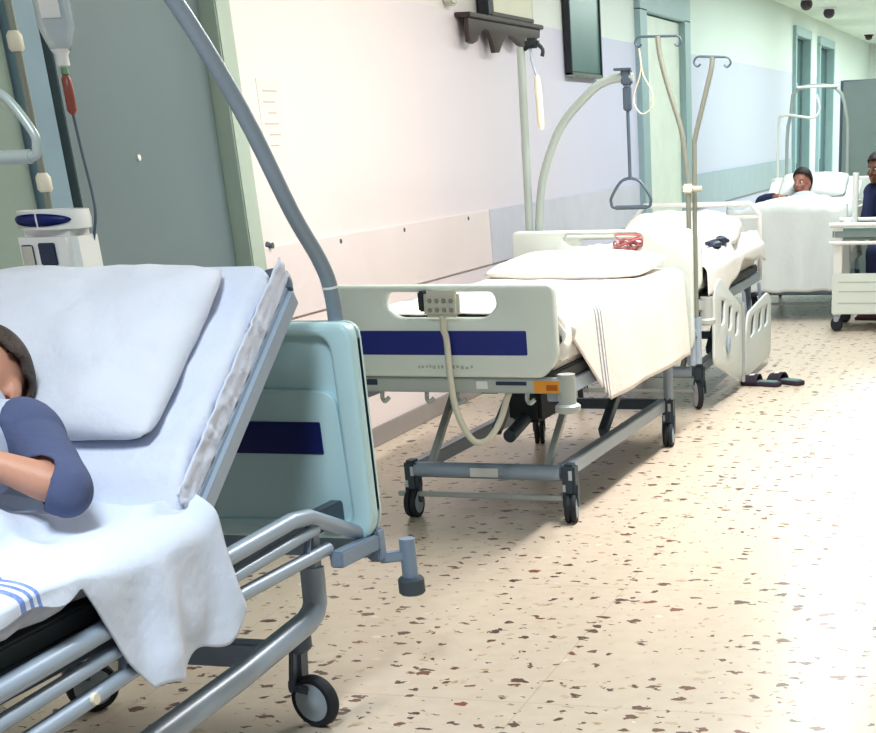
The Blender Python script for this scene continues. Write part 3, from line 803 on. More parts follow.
for sg in (-1, 1):
    ov = MB(); aa = [(.004 * sg, -.105, .2)]
    ov.v = [V((sg * (.004 + .088 * max(0, cos(t))), -.1075 + .085 * (1 - sqrt(1 - (.80 * max(0, cos(t))) ** 2)), .221 + .017 * sin(t))) for t in [(-.5 + i / 18) * pi for i in range(19)]]
    ov.f = [tuple(range(19))]; ov.build('dark_window', 'navy', pm, solid=.004)
MB().box((.01, -.098, .13), (.055, .008, .06), bev=.003).build('display', 'dklabel', pm)
MB().box((-.055, -.098, .11), (.04, .006, .09), bev=.003).build('side_panel', 'beige', pm)
MB().box((.0, .05, .10), (.05, .09, .05), bev=.006).build('pole_clamp', 'steel_dk', pm)
# bag
bgt = thing('drip_bag', (-2.69, 4.08, 1.77), 'clear fluid bag with white label hanging from the stand at top left', 'drip bag')
def bagf(sg):
    def fn(u, v):
        a, b = u * 2 - 1, v * 2 - 1
        h = max((1 - abs(a) ** 3) * (1 - abs(b) ** 4), 0) ** .5
        wd = .058 * (1 - .45 * max(0, -b - .6) / .4)
        return V((a * wd, sg * .024 * h, .16 + b * .155))
    return fn
mb = MB().grid(bagf(1), 16, 20).grid(bagf(-1), 16, 20); mb.build('bag', 'fluid', bgt, smooth=180)
MB().box((.006, -.0255, .17), (.062, .003, .17), bev=.001).build('label', 'white', bgt)
for i in range(5): MB().box((.006 - .004 * (i % 2), -.0275, .225 - i * .022), (.044 - .008 * (i % 2), .001, .004)).build('label_line', 'ink_gr', bgt)
MB().cyl((0, 0, .315), (0, 0, .385), .006, 8).build('hanger', 'tubing', bgt)
MB().lathe((0, 0, -.035), (0, 0, 1), [(.010, 0), (.018, .004), (.018, .03), (.028, .045)], 16).build('port', 'white', bgt)
MB().lathe((0, 0, -.055), (0, 0, 1), [(.007, 0), (.012, .004), (.009, .022)], 14).build('spike', 'green', bgt)
MB().lathe((0, 0, -.155), (0, 0, 1), [(.006, 0), (.014, .010), (.014, .09), (.008, .102)], 14).build('drip_chamber', 'red', bgt)
MB().tube([(0, 0, -.15), (.005, 0, -.25), (.02, -.01, -.36), (.03, -.03, -.42), (.01, -.04, -.50)], .0045, 6, smooth=5).build('tube', 'steel_dk', bgt)

# ------------------------------------------------------------------ people
def R3(f, u):
    f = V(f).normalized(); u = V(u); x = f.cross(u).normalized(); u = x.cross(f).normalized()
    return M4((x, f, u)).transposed().to_3x3()          # columns: right-hand x, forward y, up z

def cap(mb, a, b, ra, rb, n=14, k=5):
    a, b = V(a), V(b); pts = [a.lerp(b, i / k) for i in range(k + 1)]
    mb.tube(pts, [ra + (rb - ra) * i / k for i in range(k + 1)], n)
    mb.ell(a, (ra,) * 3, n=n, m=8); mb.ell(b, (rb,) * 3, n=n, m=8)

def hand(mb, wrist, d, palm_n, side, s=1.0, curl=.5):
    """palm + four fingers + thumb; d = pointing direction, palm_n = palm normal, side = thumb direction sign"""
    d = V(d).normalized(); pn = V(palm_n); pn = (pn - d * pn.dot(d)).normalized(); t = d.cross(pn) * side
    w = V(wrist); R = M4((t, pn, d)).transposed().to_3x3()
    mb.ell(w + d * .05 * s, (.041 * s, .017 * s, .056 * s), R)
    mb.ell(w + d * .075 * s, (.042 * s, .014 * s, .03 * s), R)
    cap(mb, w - d * .02, w + d * .03 * s, .026 * s, .024 * s)
    for i, (off, L) in enumerate(((.033, .074), (.011, .083), (-.011, .077), (-.032, .060))):
        b = w + d * (.092 - .006 * abs(i - 1.2)) * s + t * off * s
        dd = (d + t * off * 2.2).normalized(); a1 = curl * .7; a2 = curl * 1.6; L *= s
        d1 = (dd * cos(a1) + pn * sin(a1)); d2 = (dd * cos(a2) + pn * sin(a2)); d3 = (dd * cos(a2 * 1.35) + pn * sin(a2 * 1.35))
        p1 = b + d1 * L * .45; p2 = p1 + d2 * L * .32; p3 = p2 + d3 * L * .23
        cap(mb, b, p1, .0095 * s, .0088 * s, 10, 2); cap(mb, p1, p2, .0088 * s, .0080 * s, 10, 2); cap(mb, p2, p3, .0080 * s, .0068 * s, 10, 2)
    b = w + d * .028 * s + t * .032 * s; p1 = b + (t * .8 + d * .6 + pn * .25).normalized() * .040 * s; p2 = p1 + (t * .35 + d * .9 + pn * .35).normalized() * .034 * s
    cap(mb, b, p1, .0135 * s, .0110 * s, 10, 2); cap(mb, p1, p2, .0108 * s, .0085 * s, 10, 2)

def person(name, loc, label, J, skin, voxel, clothes, hair_m, hair_len=0, hand_dirs=None, curl=.5):
    T = thing(name, loc, label, 'person')
    mb = MB(); g = {k: V(v) for k, v in J.items() if not isinstance(v, (int, float))}
    pel, che, nb, hd = g['pelvis'], g['chest'], g['neck'], g['head']
    fwd = g['front'].normalized()                         # belly direction
    ax = (g['sl'] - g['sr']).normalized()
    tr = che - pel; up = tr.normalized(); Rb = M4((ax, (fwd - up * fwd.dot(up)).normalized(), up)).transposed().to_3x3()
    mb.ell(pel, (.165, .115, .13), Rb); mb.ell(pel.lerp(che, .45), (.145, .10, .17), Rb)
    mb.ell(che, (.165, .115, .19), Rb); mb.ell(che + up * .10, (.17, .09, .10), Rb)
    cap(mb, che + up * .10, nb, .07, .056); cap(mb, nb, hd - (hd - nb).normalized() * .05, .054, .056)
    # head
    Rh = R3(g['face'], g['hup']); H = lambda x, y, z: hd + Rh @ V((x, y, z))
    mb.ell(H(0, -.012, .03), (.076, .094, .092), Rh, 24, 16)            # skull
    mb.ell(H(0, .020, -.045), (.060, .070, .075), Rh, 20, 14)           # face and jaw
    mb.ell(H(0, .062, -.098), (.026, .024, .020), Rh)                   # chin
    cap(mb, H(0, .088, .012), H(0, .110, -.030), .010, .014, 10, 2)      # nose
    for s in (-1, 1):
        mb.ell(H(.014 * s, .100, -.034), (.009, .010, .008), Rh)
        mb.ell(H(.032 * s, .078, .026), (.024, .012, .008), Rh)         # brow
        mb.ell(H(.040 * s, .066, -.028), (.020, .018, .018), Rh)        # cheek
        mb.ell(H(.078 * s, -.010, -.012), (.010, .020, .032), Rh)       # ear
    mb.ell(H(0, .088, -.062), (.022, .010, .006), Rh); mb.ell(H(0, .086, -.074), (.019, .010, .006), Rh)
    for sd in ('l', 'r'):
        sh, eb, wr = g['s' + sd], g['e' + sd], g['w' + sd]
        mb.ell(sh, (.062, .06, .062)); cap(mb, che + up * .09 + (sh - che) * .35, sh, .07, .058)
        cap(mb, sh, eb, .052, .041); cap(mb, eb, eb.lerp(wr, .3), .041, .042); cap(mb, eb.lerp(wr, .3), wr, .042, .026)
        hdv = (hand_dirs or {}).get(sd)
        dd = V(hdv[0]) if hdv else wr - eb; pn = V(hdv[1]) if hdv else -fwd
        hand(mb, wr, dd, pn, (1 if sd == 'l' else -1) * (hdv[2] if hdv and len(hdv) > 2 else 1), curl=curl)
        hp, kn, an = g['h' + sd], g['k' + sd], g['a' + sd]
        mb.ell(hp, (.10, .10, .10)); cap(mb, hp, kn, .088, .057); cap(mb, kn, kn.lerp(an, .3), .055, .056); cap(mb, kn.lerp(an, .3), an, .056, .036)
        to = g['t' + sd]; cap(mb, an, an.lerp(to, .35), .038, .036); cap(mb, an.lerp(to, .3), to, .038, .026)
    me = bpy.data.meshes.new('tmp'); me.from_pydata(mb.v, [], mb.f); o = bpy.data.objects.new('tmp', me); COL.objects.link(o)
    k = o.modifiers.new('r', 'REMESH'); k.mode = 'VOXEL'; k.voxel_size = voxel; k = o.modifiers.new('s', 'SMOOTH'); k.factor = .5; k.iterations = 3
    bpy.context.view_layer.update()
    body = bpy.data.meshes.new_from_object(o.evaluated_get(bpy.context.evaluated_depsgraph_get()))
    bpy.data.objects.remove(o); body.name = 'body'
    body.calc_loop_triangles()
    vs = [v.co.copy() for v in body.vertices]; ns = [v.normal.copy() for v in body.vertices]; polys = [tuple(p.vertices) for p in body.polygons]
    IR = inv_root(T)
    def shell(nm, m, pred, off, rough=0, thick=.004):
        keep = [f for f in polys if all(pred(vs[i]) for i in f)]
        idx = sorted({i for f in keep for i in f}); mp = {i: j for j, i in enumerate(idx)}
        if not keep: return None
        s_ = MB(); s_.v = [vs[i] + ns[i] * (off + rough * fbm(vs[i] * 14, 1)) for i in idx]; s_.f = [tuple(mp[i] for i in f) for f in keep]
        cnt = {}
        for f in s_.f:
            for a_, b_ in zip(f, f[1:] + f[:1]): cnt[frozenset((a_, b_))] = cnt.get(frozenset((a_, b_)), 0) + 1
        nb_ = {}
        for e_, c_ in cnt.items():
            if c_ == 1:
                a_, b_ = tuple(e_); nb_.setdefault(a_, []).append(b_); nb_.setdefault(b_, []).append(a_)
        for _ in range(14):
            new = {i: s_.v[i] * .4 + sum((s_.v[q] for q in l), V()) * (.6 / len(l)) for i, l in nb_.items()}
            for i, c_ in new.items(): s_.v[i] = c_
        o_ = s_.build(nm, m, T, world=True, smooth=180); k_ = o_.modifiers.new('solid', 'SOLIDIFY'); k_.thickness = thick; k_.offset = 1
        return o_
    def near(p, a, b):                                    # param along segment and distance
        ab = b - a; t = max(0, min(1, (p - a).dot(ab) / ab.length_squared)); return t, (p - (a + ab * t)).length
    def part_of(p):
        best = ('', 9, 0)
        segs = [('torso', pel - up * .06, che + up * .13, .15), ('neck', nb, nb.lerp(hd, .5), .05), ('head', hd, hd + Rh @ V((0, 0, .03)), .10)]
        for sd in ('l', 'r'):
            segs += [('upper' + sd, g['s' + sd], g['e' + sd], .05), ('fore' + sd, g['e' + sd], g['w' + sd], .04), ('hand' + sd, g['w' + sd], g['w' + sd] + ((V((hand_dirs or {})[sd][0]).normalized() if hand_dirs and sd in hand_dirs else (g['w' + sd] - g['e' + sd]).normalized()) * .18), .05),
                     ('thigh' + sd, g['h' + sd], g['k' + sd], .08), ('shin' + sd, g['k' + sd], g['a' + sd], .05), ('foot' + sd, g['a' + sd], g['t' + sd], .04)]
        for nme, a, b, r in segs:
            t, d = near(p, a, b); d -= r
            if d < best[1]: best = (nme, d, t)
        return best[0], best[2]
    cache = {}
    def lab(p):
        kk = (round(p.x, 4), round(p.y, 4), round(p.z, 4))
        if kk not in cache: cache[kk] = part_of(p)
        return cache[kk]
    for nm, m, fn, off in clothes: shell(nm, m, lambda p, fn=fn: fn(*lab(p)), off, .006)
    def hp_(p):
        q = Rh.transposed() @ (p - hd)
        if lab(p)[0] not in ('head', 'neck'): return False
        line = .068 if q.y > .045 else (.052 if q.y > .01 else (-.005 if q.y > -.03 else -.07 - hair_len))
        if abs(q.x) > .070 and q.y > -.035: line = max(line, .022)
        return q.z > line
    shell('hair', hair_m, hp_, .012, .007, .008)
    for s in (-1, 1):
        e = MB().ell(H(.030 * s, .0675, .003), (.0125, .0125, .0085), Rh).build('eye', 'eye_white', T, world=True)
        MB().ell(H(.030 * s, .0790, .001), (.0058, .0030, .0055), Rh).build('iris', 'iris', e, world=True)
    MB().ell(H(0, .0955, -.063), (.021, .005, .0045), Rh).ell(H(0, .0935, -.072), (.018, .005, .005), Rh).build('lips', 'lip', T, world=True)
    body.transform(IR); finish('body', body, skin, T, 180)
    return T

# patient in the first bed, slid down towards its left side
def cl_torso(n, t): return n == 'torso' or n.startswith('thigh') and t < .6
J = dict(pelvis=(-2.27, 2.33, .885), chest=(-2.27, 2.665, .935), neck=(-2.285, 2.835, .995), head=(-2.315, 2.955, 1.05),
         front=(0, -.3, .95), face=(.10, -.80, .60), hup=(.05, .57, .82),
         sl=(-2.095, 2.785, .965), el=(-1.945, 2.665, .875), wl=(-2.10, 2.60, .955),
         sr=(-2.445, 2.785, .965), er=(-2.57, 2.56, .875), wr=(-2.48, 2.33, .92),
         hl=(-2.18, 2.29, .88), kl=(-2.17, 1.90, .90), al=(-2.17, 1.56, .815), tl=(-2.16, 1.49, .88),
         hr=(-2.36, 2.29, .88), kr=(-2.38, 1.90, .89), ar=(-2.37, 1.56, .815), tr=(-2.38, 1.49, .88))
person('person', (-2.27, 2.33, .76), 'person lying propped up in the front left bed, forearm across the chest', J, 'skin', .0065,
       [('gown', 'gown', cl_torso, .012), ('sleeve', 'shirt', lambda n, t: n == 'upperl', .014), ('sleeve', 'shirt', lambda n, t: n == 'upperr', .014)],
       'hair', hand_dirs={'l': ((-.80, -.45, .25), (.2, -.3, -.9)), 'r': ((.7, -.6, .1), (0, -.2, -1))}, curl=.45)

# ------------------------------------------------------------------ third bed behind the second
B3 = cream_bed('hospital_bed', (-2.70, 8.42, 0), 0, 'white draped hospital bed with slotted side panels, right behind the middle bed', swivel=(.3, .45, .2, .5), tube_head=True, m_hub='hub', big=True, marks=False, mtop=.80)
def slot_panel(y0, y1, za, zb, h, label=None):
    # side panel hung at an angle: bottom corners at za (foot side) and zb (head side)
    L = y1 - y0; sk = (zb - za)
    out = rpoly([(0, za), (L * .93, zb), (L, zb + .06), (L * .98, zb + h), (L * .2, za + h * 1.0), (0, za + h * .9)], [.06, .05, .05, .06, .06, .06])
    holes = []
    for k in range(3):
        cx = L * (.22 + .25 * k); b = za + sk * (cx / L) + h * .52; tpz = b + h * .30
        holes.append(rpoly([(cx, b), (cx + L * .13, b + .01), (cx + L * .15, tpz), (cx + .02, tpz)], .025))
    return out, holes
o_, h_ = slot_panel(8.56, 9.46, .28, .05, .46)
sp_ = panel('side_panel', [o_] + h_, .018, 'panel_lt', B3, YZ(-1.715, 8.56, 0), .006, world=True)
panel('slot_shade', [rpoly([(.12, .50), (.80, .36), (.82, .55), (.14, .69)], .03)], .006, 'steel_dk', sp_, YZ(-1.727, 8.56, 0), .001, world=True)  # added dark plate stands in for the shade behind the slots
L = 10.62 - 9.60
o_ = rpoly([(.0, .045), (L * .92, .045), (L, .09), (L, .44), (L * .85, .49), (.1, .44), (0, .33)], .05)
h_ = [rpoly([(L * a, .27), (L * (a + .16), .29), (L * (a + .19), .42), (L * (a + .04), .38)], .025) for a in (.16, .44, .70)]
sq_ = panel('side_panel', [o_] + h_, .018, 'panel_lt', B3, YZ(-1.715, 9.60, 0), .006, world=True)
panel('slot_shade', [rpoly([(.12, .25), (.93, .25), (.93, .43), (.12, .42)], .03)], .006, 'steel_dk', sq_, YZ(-1.727, 9.60, 0), .001, world=True)  # same painted-in shade behind the head-side slots
for y in (8.75, 9.3, 9.8, 10.4): MB().bar((-1.76, y, .56), (-1.735, y + .02, .30), .02, .03).build('panel_hinge', 'steel', B3, world=True)
MB().lathe((-1.697, 8.95, .34), (1, 0, 0), [(.055, 0), (.05, .003)], 24).build('blue_mark', mat('pale blue mark', 'bcd0e2', .5), sp_, world=True)
MB().bar((-1.712, 9.53, .03), (-1.712, 9.53, .52), .022, .03, V((0, 1, 0))).build('rail_post', 'steel_lt', B3, world=True)
m3 = M4.Translation((-2.70, 8.42, 0))
def hem3(v):
    y = 2.0 * v
    return .67 - .05 * sin(v * 7) + .06 * v + .05 * fbm((v * 6, 0, 0), 1)
drape('blanket', 'blank3', 'white blanket heaped over the third bed, behind the drip poles', m3, .03, .975, (.03, 2.0), .83, hem3, amp=.02, topamp=.05, cat='blanket', seed=9, foldk=7, out=.01)
pillow('pillow', (-2.13, 9.62, .93), (.80, .52, .20), .15, .1, 'blank3', 'plump white pillow on the third bed, in front of its white head rails', .03, seed=11)
o = MB().ell((-1.82, 9.15, .895), (.045, .09, .02)).ell((-1.80, 9.26, .905), (.04, .05, .03)); o.tube([(-1.86, 9.1, .90), (-1.80, 9.2, .915), (-1.77, 9.32, .90)], .012, 8, smooth=3)
tag(o.build('dark_glove', 'dklabel'), 'small dark cloth lying on the white blanket of the third bed', 'cloth')

# slippers on the floor
def slipper(loc, rz, label):
    t = thing('slipper', loc, label, 'slipper', rz, 'slippers on the floor')
    out = [(-.045, -.13), (-.03, -.145), (.03, -.145), (.045, -.12), (.04, -.02), (.055, .07), (.045, .125), (.0, .145), (-.045, .12), (-.052, .06), (-.04, -.02)]
    panel('sole', [rpoly(out, .03)], .028, 'shoe', t, M4.Translation((0, 0, .014)), .008)
    panel('insole', [rpoly([(x * .82, y * .86) for x, y in out], .03)], .008, 'shoe_in', t, M4.Translation((0, 0, .029)), .002)
    def fn(u, v):
        a = (u * 2 - 1); y = .005 + .10 * v
        return V((a * (.054 + .004 * v), y, .018 + .052 * (1 - abs(a) ** 2.4) * (1 - .25 * v)))
    MB().grid(fn, 16, 8).build('strap', 'shoe', t, smooth=180, solid=.008)
    MB().grid(lambda u, v: V(fn(.3 + .4 * u, .3 + .35 * v)) + V((0, 0, .0065)), 8, 4).build('white_patch', 'white', t, smooth=180, solid=.003)
slipper((-1.61, 9.58, 0), radians(74), 'left one of two dark slippers on the floor beside the slotted bed panel')
slipper((-1.46, 9.66, 0), radians(62), 'right one of two dark slippers on the floor, farther from the bed panel')

# ------------------------------------------------------------------ fourth bed with a patient, seen from its foot
B4 = cream_bed('hospital_bed', (-2.43, 13.05, 0), .0, 'far hospital bed with a patient and metal frames, at the end of the row', swivel=(.4, .5, .2, .3), fdz=-.13, marks=False, m_hub='hub', big=True)
m4 = M4.Translation((-2.43, 13.05, 0))
MB().tube([(.13, 2.18, .6), (.13, 2.18, 1.40), (.17, 2.14, 1.62), (.235, 2.10, 1.83), (.60, 2.10, 1.83), (.70, 2.12, 1.62), (.72, 2.16, 1.38), (.72, 2.18, .6)], .017, 12, smooth=3).build('lifting_pole', 'pole_lt', B4)
MB().tube([(.235, 2.07, 1.845), (.62, 2.07, 1.845)], .012, 10).build('cross_bar', 'white', B4)
MB().tube([(.04, 2.2, .6), (.04, 2.2, 1.50), (.10, 2.15, 1.61), (.25, 2.1, 1.60), (.40, 2.1, 1.585), (.45, 2.1, 1.66), (.42, 2.1, 1.78)], .012, 10, smooth=3).build('hoop', 'white', B4)
# raised back
br = MB().box((.475, 1.55, .93), (.86, .09, .66), M4.Rotation(radians(-68), 3, 'X'), bev=.04).build('raised_back', 'matt2', B4)
pillow('pillow', (-1.95, 14.62, 1.02), (.66, .42, .12), radians(24), 0, 'blank4', 'pillow behind the patient in the far bed', .01, seed=21)
def blank(u, v):
    # over the foot end and up to the patient's chest
    x = -2.47 + 1.02 * u; s = v * 1.75
    ex = max(0, abs(u - .5) * 2 - .86) / .14
    if s < .72: yy, z = 13.0, .24 + s * .924
    else: yy, z = 13.0 + (s - .72) * .98, .905
    if s >= .72:
        d = max(0, 1 - ((u - .5) / .36) ** 2); z += .08 * sqrt(d) - .03
        z -= .42 * ex ** 1.3
        x += .03 * ex * (1 if u > .5 else -1)
    else:
        yy -= .015 + .02 * sin(u * 23) * (1 - s / .72); z += .03 * ex
    z += .015 * fbm((u * 6, v * 8, 5), 1.3)
    return V((x, yy, z))
tag(MB().grid(blank, 60, 70).build('blanket', 'blank4', smooth=180, solid=.008), 'pale blanket hanging over the foot of the far patient bed', 'blanket')
J = dict(pelvis=(-1.97, 13.95, .79), chest=(-1.98, 14.20, .85), neck=(-2.0, 14.35, .925), head=(-2.03, 14.385, 1.045),
         front=(0, -.4, .9), face=(-.35, -.9, .1), hup=(0, .2, 1),
         sl=(-1.81, 14.28, .87), el=(-1.68, 14.10, .80), wl=(-1.82, 13.95, .90),
         sr=(-2.16, 14.28, .87), er=(-2.37, 14.16, .90), wr=(-2.19, 14.02, .95),
         hl=(-1.88, 13.92, .78), kl=(-1.86, 13.50, .78), al=(-1.87, 13.26, .78), tl=(-1.87, 13.21, .83),
         hr=(-2.06, 13.92, .78), kr=(-2.07, 13.50, .78), ar=(-2.07, 13.26, .78), tr=(-2.07, 13.21, .83))
person('person', (-1.97, 13.95, .68), 'distant patient sitting up in the far bed with face turned left', J, 'skin_far', .010,
       [('top', 'gown', lambda n, t: n == 'torso' and t < .93 or n == 'upperl', .012), ('sleeve', 'navy_cloth', lambda n, t: n == 'upperr' or n == 'forer' and t < .8, .014)],
       'hair_dk', hand_dirs={'l': ((-.7, -.6, -.1), (0, -.3, -.9)), 'r': ((.8, -.5, -.1), (0, -.3, -.9))})

# ------------------------------------------------------------------ trolley, visitor and folding screen at the right edge
t = thing('hospital_trolley', (-.575, 12.60, 0), 'pale hospital trolley seen side-on at the right picture edge', 'trolley')
MB().box((0, 0, .735), (1.82, .64, .085), bev=.02).build('pad', 'screen', t)
for s in (-1, 1):
    MB().tube([(-.93, .34 * s, .805), (.93, .34 * s, .805)], .017, 12).build('top_rail', 'white', t)
    MB().tube([(-.93, .34 * s, .672), (.93, .34 * s, .672)], .014, 12).build('lower_rail', 'white', t)
    for x in (-.86, .86):
        lg = MB().bar((x, .29 * s, .12), (x, .29 * s, .80), .07, .05, V((0, 1, 0)), .008).build('leg', 'white', t)
        MB().lathe((x, .29 * s, .055), (.5, .86, 0), [(.04, -.014), (.054, -.012), (.054, .012), (.04, .014)], 20).build('wheel', 'rubber', lg)
        MB().box((x, .29 * s, .10), (.05, .05, .05), bev=.006).build('fork', 'steel', lg)
pf = MB().box((0, -.325, .29), (1.80, .02, .31), bev=.006).build('side_panel', 'cream', t)
for z in (.22, .31, .38): MB().box((0, -.336, z), (1.70, .003, .006)).build('panel_groove', 'ink_gr', pf)
MB().box((0, 0, .16), (1.76, .60, .02), bev=.004).build('lower_shelf', 'steel_lt', t)
MB().cyl((-.80, .30, .72), (-.80, .30, 1.16), .026, 14).build('upright_post', 'white', t)
J = dict(pelvis=(-1.17, 14.05, .50), chest=(-1.17, 14.06, .82), neck=(-1.22, 14.06, 1.03), head=(-1.31, 14.0, 1.16),
         front=(0, -1, .05), face=(-.45, -.88, -.1), hup=(0, -.05, 1),
         sl=(-.99, 14.06, .97), el=(-.93, 13.98, .70), wl=(-1.05, 13.78, .60),
         sr=(-1.35, 14.06, .97), er=(-1.39, 13.98, .70), wr=(-1.29, 13.78, .60),
         hl=(-1.08, 14.03, .50), kl=(-1.06, 13.66, .50), al=(-1.06, 13.72, .09), tl=(-1.06, 13.60, .04),
         hr=(-1.26, 14.03, .50), kr=(-1.28, 13.66, .50), ar=(-1.28, 13.72, .09), tr=(-1.28, 13.60, .04))
person('person', (-1.17, 14.05, 0), 'seated person in navy clothes behind the pale trolley at right edge', J, 'skin_dk', .010,
       [('top', 'navy_cloth', lambda n, t: n == 'torso' or n.startswith('upper'), .014), ('trousers', 'navy_cloth', lambda n, t: n.startswith('thigh') or n.startswith('shin') and t < .9, .012),
        ('shoe', 'shoe_red', lambda n, t: n.startswith('foot'), .012)], 'hair_dk', curl=.5)
st = thing('stool', (-1.17, 14.08, 0), 'white stool under the seated person in navy at right edge', 'stool')
MB().lathe((0, 0, .345), (0, 0, 1), [(.16, 0), (.18, .015), (.18, .04), (.16, .055)], 28).build('seat', 'white', st)
for k in range(4):
    a = pi / 4 + k * pi / 2
    MB().tube([(cos(a) * .12, sin(a) * .12, .35), (cos(a) * .18, sin(a) * .18, .0)], .013, 10).build('leg', 'chrome', st)
def shoe(loc, rz, label):
    t = thing('shoe', loc, label, 'shoe', rz)
    panel('sole', [rpoly([(-.04, -.13), (.04, -.13), (.05, .06), (.03, .13), (-.03, .13), (-.05, .06)], .03)], .022, 'shoe', t, M4.Translation((0, 0, .011)), .005)
    def fn(u, v):
        a = u * 2 - 1; b = v * 2 - 1
        return V((a * .042, b * .115, .02 + .055 * sqrt(max(0, 1 - a * a)) * (1 - .35 * max(0, b)) * sqrt(max(0, 1 - abs(b) ** 5))))
    MB().grid(fn, 16, 16).build('upper', 'shoe_red', t, smooth=180, solid=.005)
shoe((-1.24, 13.06, 0), radians(80), 'reddish brown shoe on the floor before the trolley at right edge')

fs = thing('folding_screen', (-.62, 16.0, 0), 'tall grey green folding screen standing behind the trolley at right', 'screen')
for k in range(3):
    x0 = -1.25 + k * .85
    f = MB().tube([(x0, 0, .08), (x0, 0, 1.90), (x0 + .82, .0, 1.925), (x0 + .82, 0, .08)], .016, 10).build('screen_frame', 'steel_dk', fs)
    MB().box((x0 + .41, 0, 1.0), (.80, .012, 1.82)).build('screen_cloth', 'screen', f)
    for x in (x0 + .02, x0 + .80):
        MB().bar((x, -.16, .05), (x, .16, .05), .025, .02).build('foot', 'steel', f)
        for yy in (-.15, .15): MB().ell((x, yy, .022), (.022, .022, .022)).build('wheel', 'rubber', f)

# ------------------------------------------------------------------ things on the wall and ceiling
sh = thing('wall_shelf', (LW, 10.02, 2.045), 'dark carved shelf with scalloped apron high on the near wall', 'shelf')
ap = [(-.72, .15), (-.72, -.01), (-.66, -.02), (-.58, .0), (-.52, .05), (-.44, .085), (-.36, .075), (-.30, .02), (-.26, -.06), (-.18, -.055), (-.10, .01), (.0, .06), (.10, .065), (.20, .03), (.26, .01), (.34, .0), (.38, .05), (.40, .085), (.60, .065), (.70, .085), (.72, .15)]
panel('apron', [ap], .03, 'wood_dk', sh, YZ(.065) @ M4.Scale(.86, 4, (0, 1, 0)), .003)
MB().box((.05, 0, .135), (.10, 1.48, .026), bev=.005).build('board', 'wood_dk', sh)
for y in (-.5, .35): MB().box((.03, y, .08), (.06, .03, .09), bev=.004).build('bracket', 'wood_dk', sh)
bx = thing('framed_board', (LW - .04, 10.02, 2.196), 'cream board with a dark side frame standing on the dark shelf', 'board')
MB().box((.09, .16, .26), (.06, .80, .52), bev=.01).build('board', 'cream_box', bx)
MB().box((.09, -.30, .26), (.07, .10, .52), bev=.006).build('frame_side', 'dark', bx)
MB().box((.09, .14, .012), (.075, .86, .024), bev=.004).build('frame_base', 'wood_dk', bx)
MB().box((.09, .58, .27), (.05, .03, .50), bev=.004).build('frame_edge', 'beige', bx)
o = MB().box((LW + .03, 9.15, 2.245), (.06, .10, .05), bev=.01).build('wall_socket', 'beige'); tag(o, 'small beige fitting on the wall left of the dark shelf', 'wall fitting')
sg = thing('notice_board', (LW, 11.98, 1.905), 'tall dark teal notice board hanging on the wall left of mint door', 'notice board')
MB().box((.035, 0, .55), (.03, .84, 1.04), bev=.004).build('face', 'sign_face', sg)
fm = MB()
for s in (-1, 1): MB().box((.035, .425 * s, .55), (.05, .03, 1.09), bev=.004).build('side_frame', 'dark', sg)
MB().box((.035, 0, .012), (.05, .88, .03), bev=.005).build('lower_frame', 'chrome', sg)
MB().box((.035, 0, 1.085), (.05, .88, .03), bev=.005).build('upper_frame', 'dark', sg)
ns = thing('notice_sheet', (LW - .001, 6.74, 1.50), 'pale paper notice with faint lines beside the green door frame', 'notice')
MB().box((.002, .02, .12), (.003, .24, .34)).build('paper', 'paper', ns)
for k in range(6): MB().box((.0042, .02 - .02 * (k % 2), .24 - k * .045), (.001, .14 - .03 * (k % 3), .005)).build('text_line', 'ink', ns)
wh = MB().lathe((LW, 6.53, 1.10), (1, 0, 0), [(.018, 0), (.016, .01), (.010, .02), (.014, .03)], 14).build('wall_hook', 'steel_dk'); tag(wh, 'small grey hook on the wall beside the green door frame', 'hook')
def sensor(loc, label):
    t = thing('ceiling_lamp', loc, label, 'lamp')
    MB().lathe((0, 0, -.03), (0, 0, 1), [(.09, 0), (.11, .01), (.11, .03)], 20).build('base', 'white', t)
    MB().ell((0, 0, -.07), (.08, .11, .07)).build('dark_dome', 'bronze_sens', t)
sensor((-2.98, 21.3, CEIL), 'left one of two small dark lamps under the far ceiling')
sensor((-2.91, 23.1, CEIL), 'right one of two small dark lamps under the far ceiling')
o = MB().ell((-3.10, 30.6, CEIL - .04), (.07, .07, .05)).lathe((-3.10, 30.6, CEIL - .02), (0, 0, 1), [(.09, 0), (.09, .02)], 16).build('smoke_detector', 'bronze_sens')
tag(o, 'tiny dark detector on the ceiling at the upper right edge', 'detector')

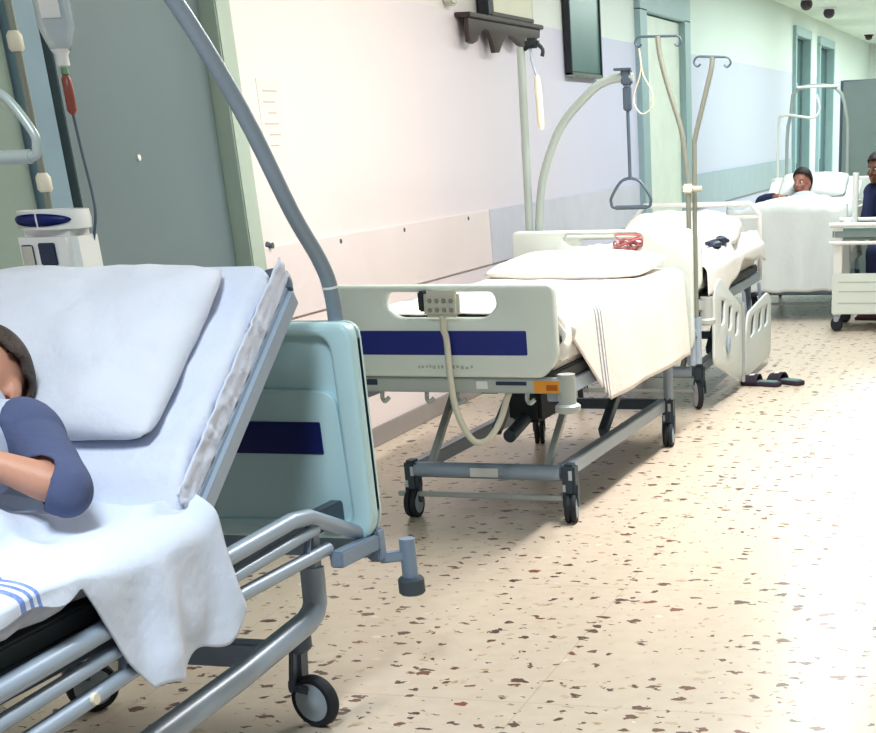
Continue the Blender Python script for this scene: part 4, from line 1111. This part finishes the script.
# ------------------------------------------------------------------ light
def area(loc, size, power, col, rot=(0, 0, 0), sy=None):
    l = bpy.data.lights.new('area', 'AREA'); l.energy = power; l.color = col; l.shape = 'RECTANGLE'; l.size = size; l.size_y = sy or size
    o = bpy.data.objects.new('area_light', l); o.location = loc; o.rotation_euler = rot; COL.objects.link(o); return o
warm = (1.0, .95, .91); neut = (.97, 1, .99); cool = (.86, 1.0, .96)
area((-1.05, 7.0, 2.95), .18, 140, warm, sy=3.4)
area((-1.2, 1.5, 2.95), .5, 72, (.86, .93, 1.0), sy=1.2)
area((-1.4, 12.6, 2.95), .3, 92, neut, sy=4.5)
area((-1.5, 18.5, 2.95), .5, 125, cool, sy=5)
area((-1.6, 25.5, 2.95), .6, 190, cool, sy=6)
area((-1.2, 31.0, 2.95), .8, 110, cool, sy=4)
w = bpy.data.worlds.new('world'); scene.world = w; w.use_nodes = True
w.node_tree.nodes['Background'].inputs[0].default_value = (.90, .95, 1.0, 1); w.node_tree.nodes['Background'].inputs[1].default_value = .12

# ------------------------------------------------------------------ camera (photograph is an off-centre crop: lens shift)
F_, PX, PY = 1417.86, 652.47, 842.1; yaw, pitch, roll, ch = .2505, .4647, -.0355, 1.5204
fw = V((-sin(yaw) * cos(pitch), cos(yaw) * cos(pitch), -sin(pitch))); r = V((cos(yaw), sin(yaw), 0)); u = r.cross(fw)
r2 = r * cos(roll) + u * sin(roll); u2 = u * cos(roll) - r * sin(roll)
cam = bpy.data.cameras.new('camera'); co = bpy.data.objects.new('camera', cam); COL.objects.link(co)
co.matrix_world = M4(((r2.x, u2.x, -fw.x, 0), (r2.y, u2.y, -fw.y, 0), (r2.z, u2.z, -fw.z, ch), (0, 0, 0, 1)))
cam.sensor_fit = 'HORIZONTAL'; cam.sensor_width = 36; cam.lens = F_ / 876 * 36
cam.shift_x = (438 - PX) / 876; cam.shift_y = (PY - 366.5) / 876
cam.clip_start = .05; cam.clip_end = 100
scene.camera = co
scene.view_settings.view_transform = 'Standard'; scene.view_settings.look = 'None'
scene.view_settings.exposure = 0.24; scene.view_settings.gamma = 0.88
for o in bpy.data.objects:
    if o.parent is None and 'category' in o and 'group' not in o:
        gname = {'bed': 'hospital beds along the wall', 'pillow': 'pillows on the beds', 'lamp': 'small dark lamps under the far ceiling', 'drip stand': 'drip poles by the beds', 'grab handle': 'grab handles over the beds'}.get(o['category'])
        if gname: o['group'] = gname
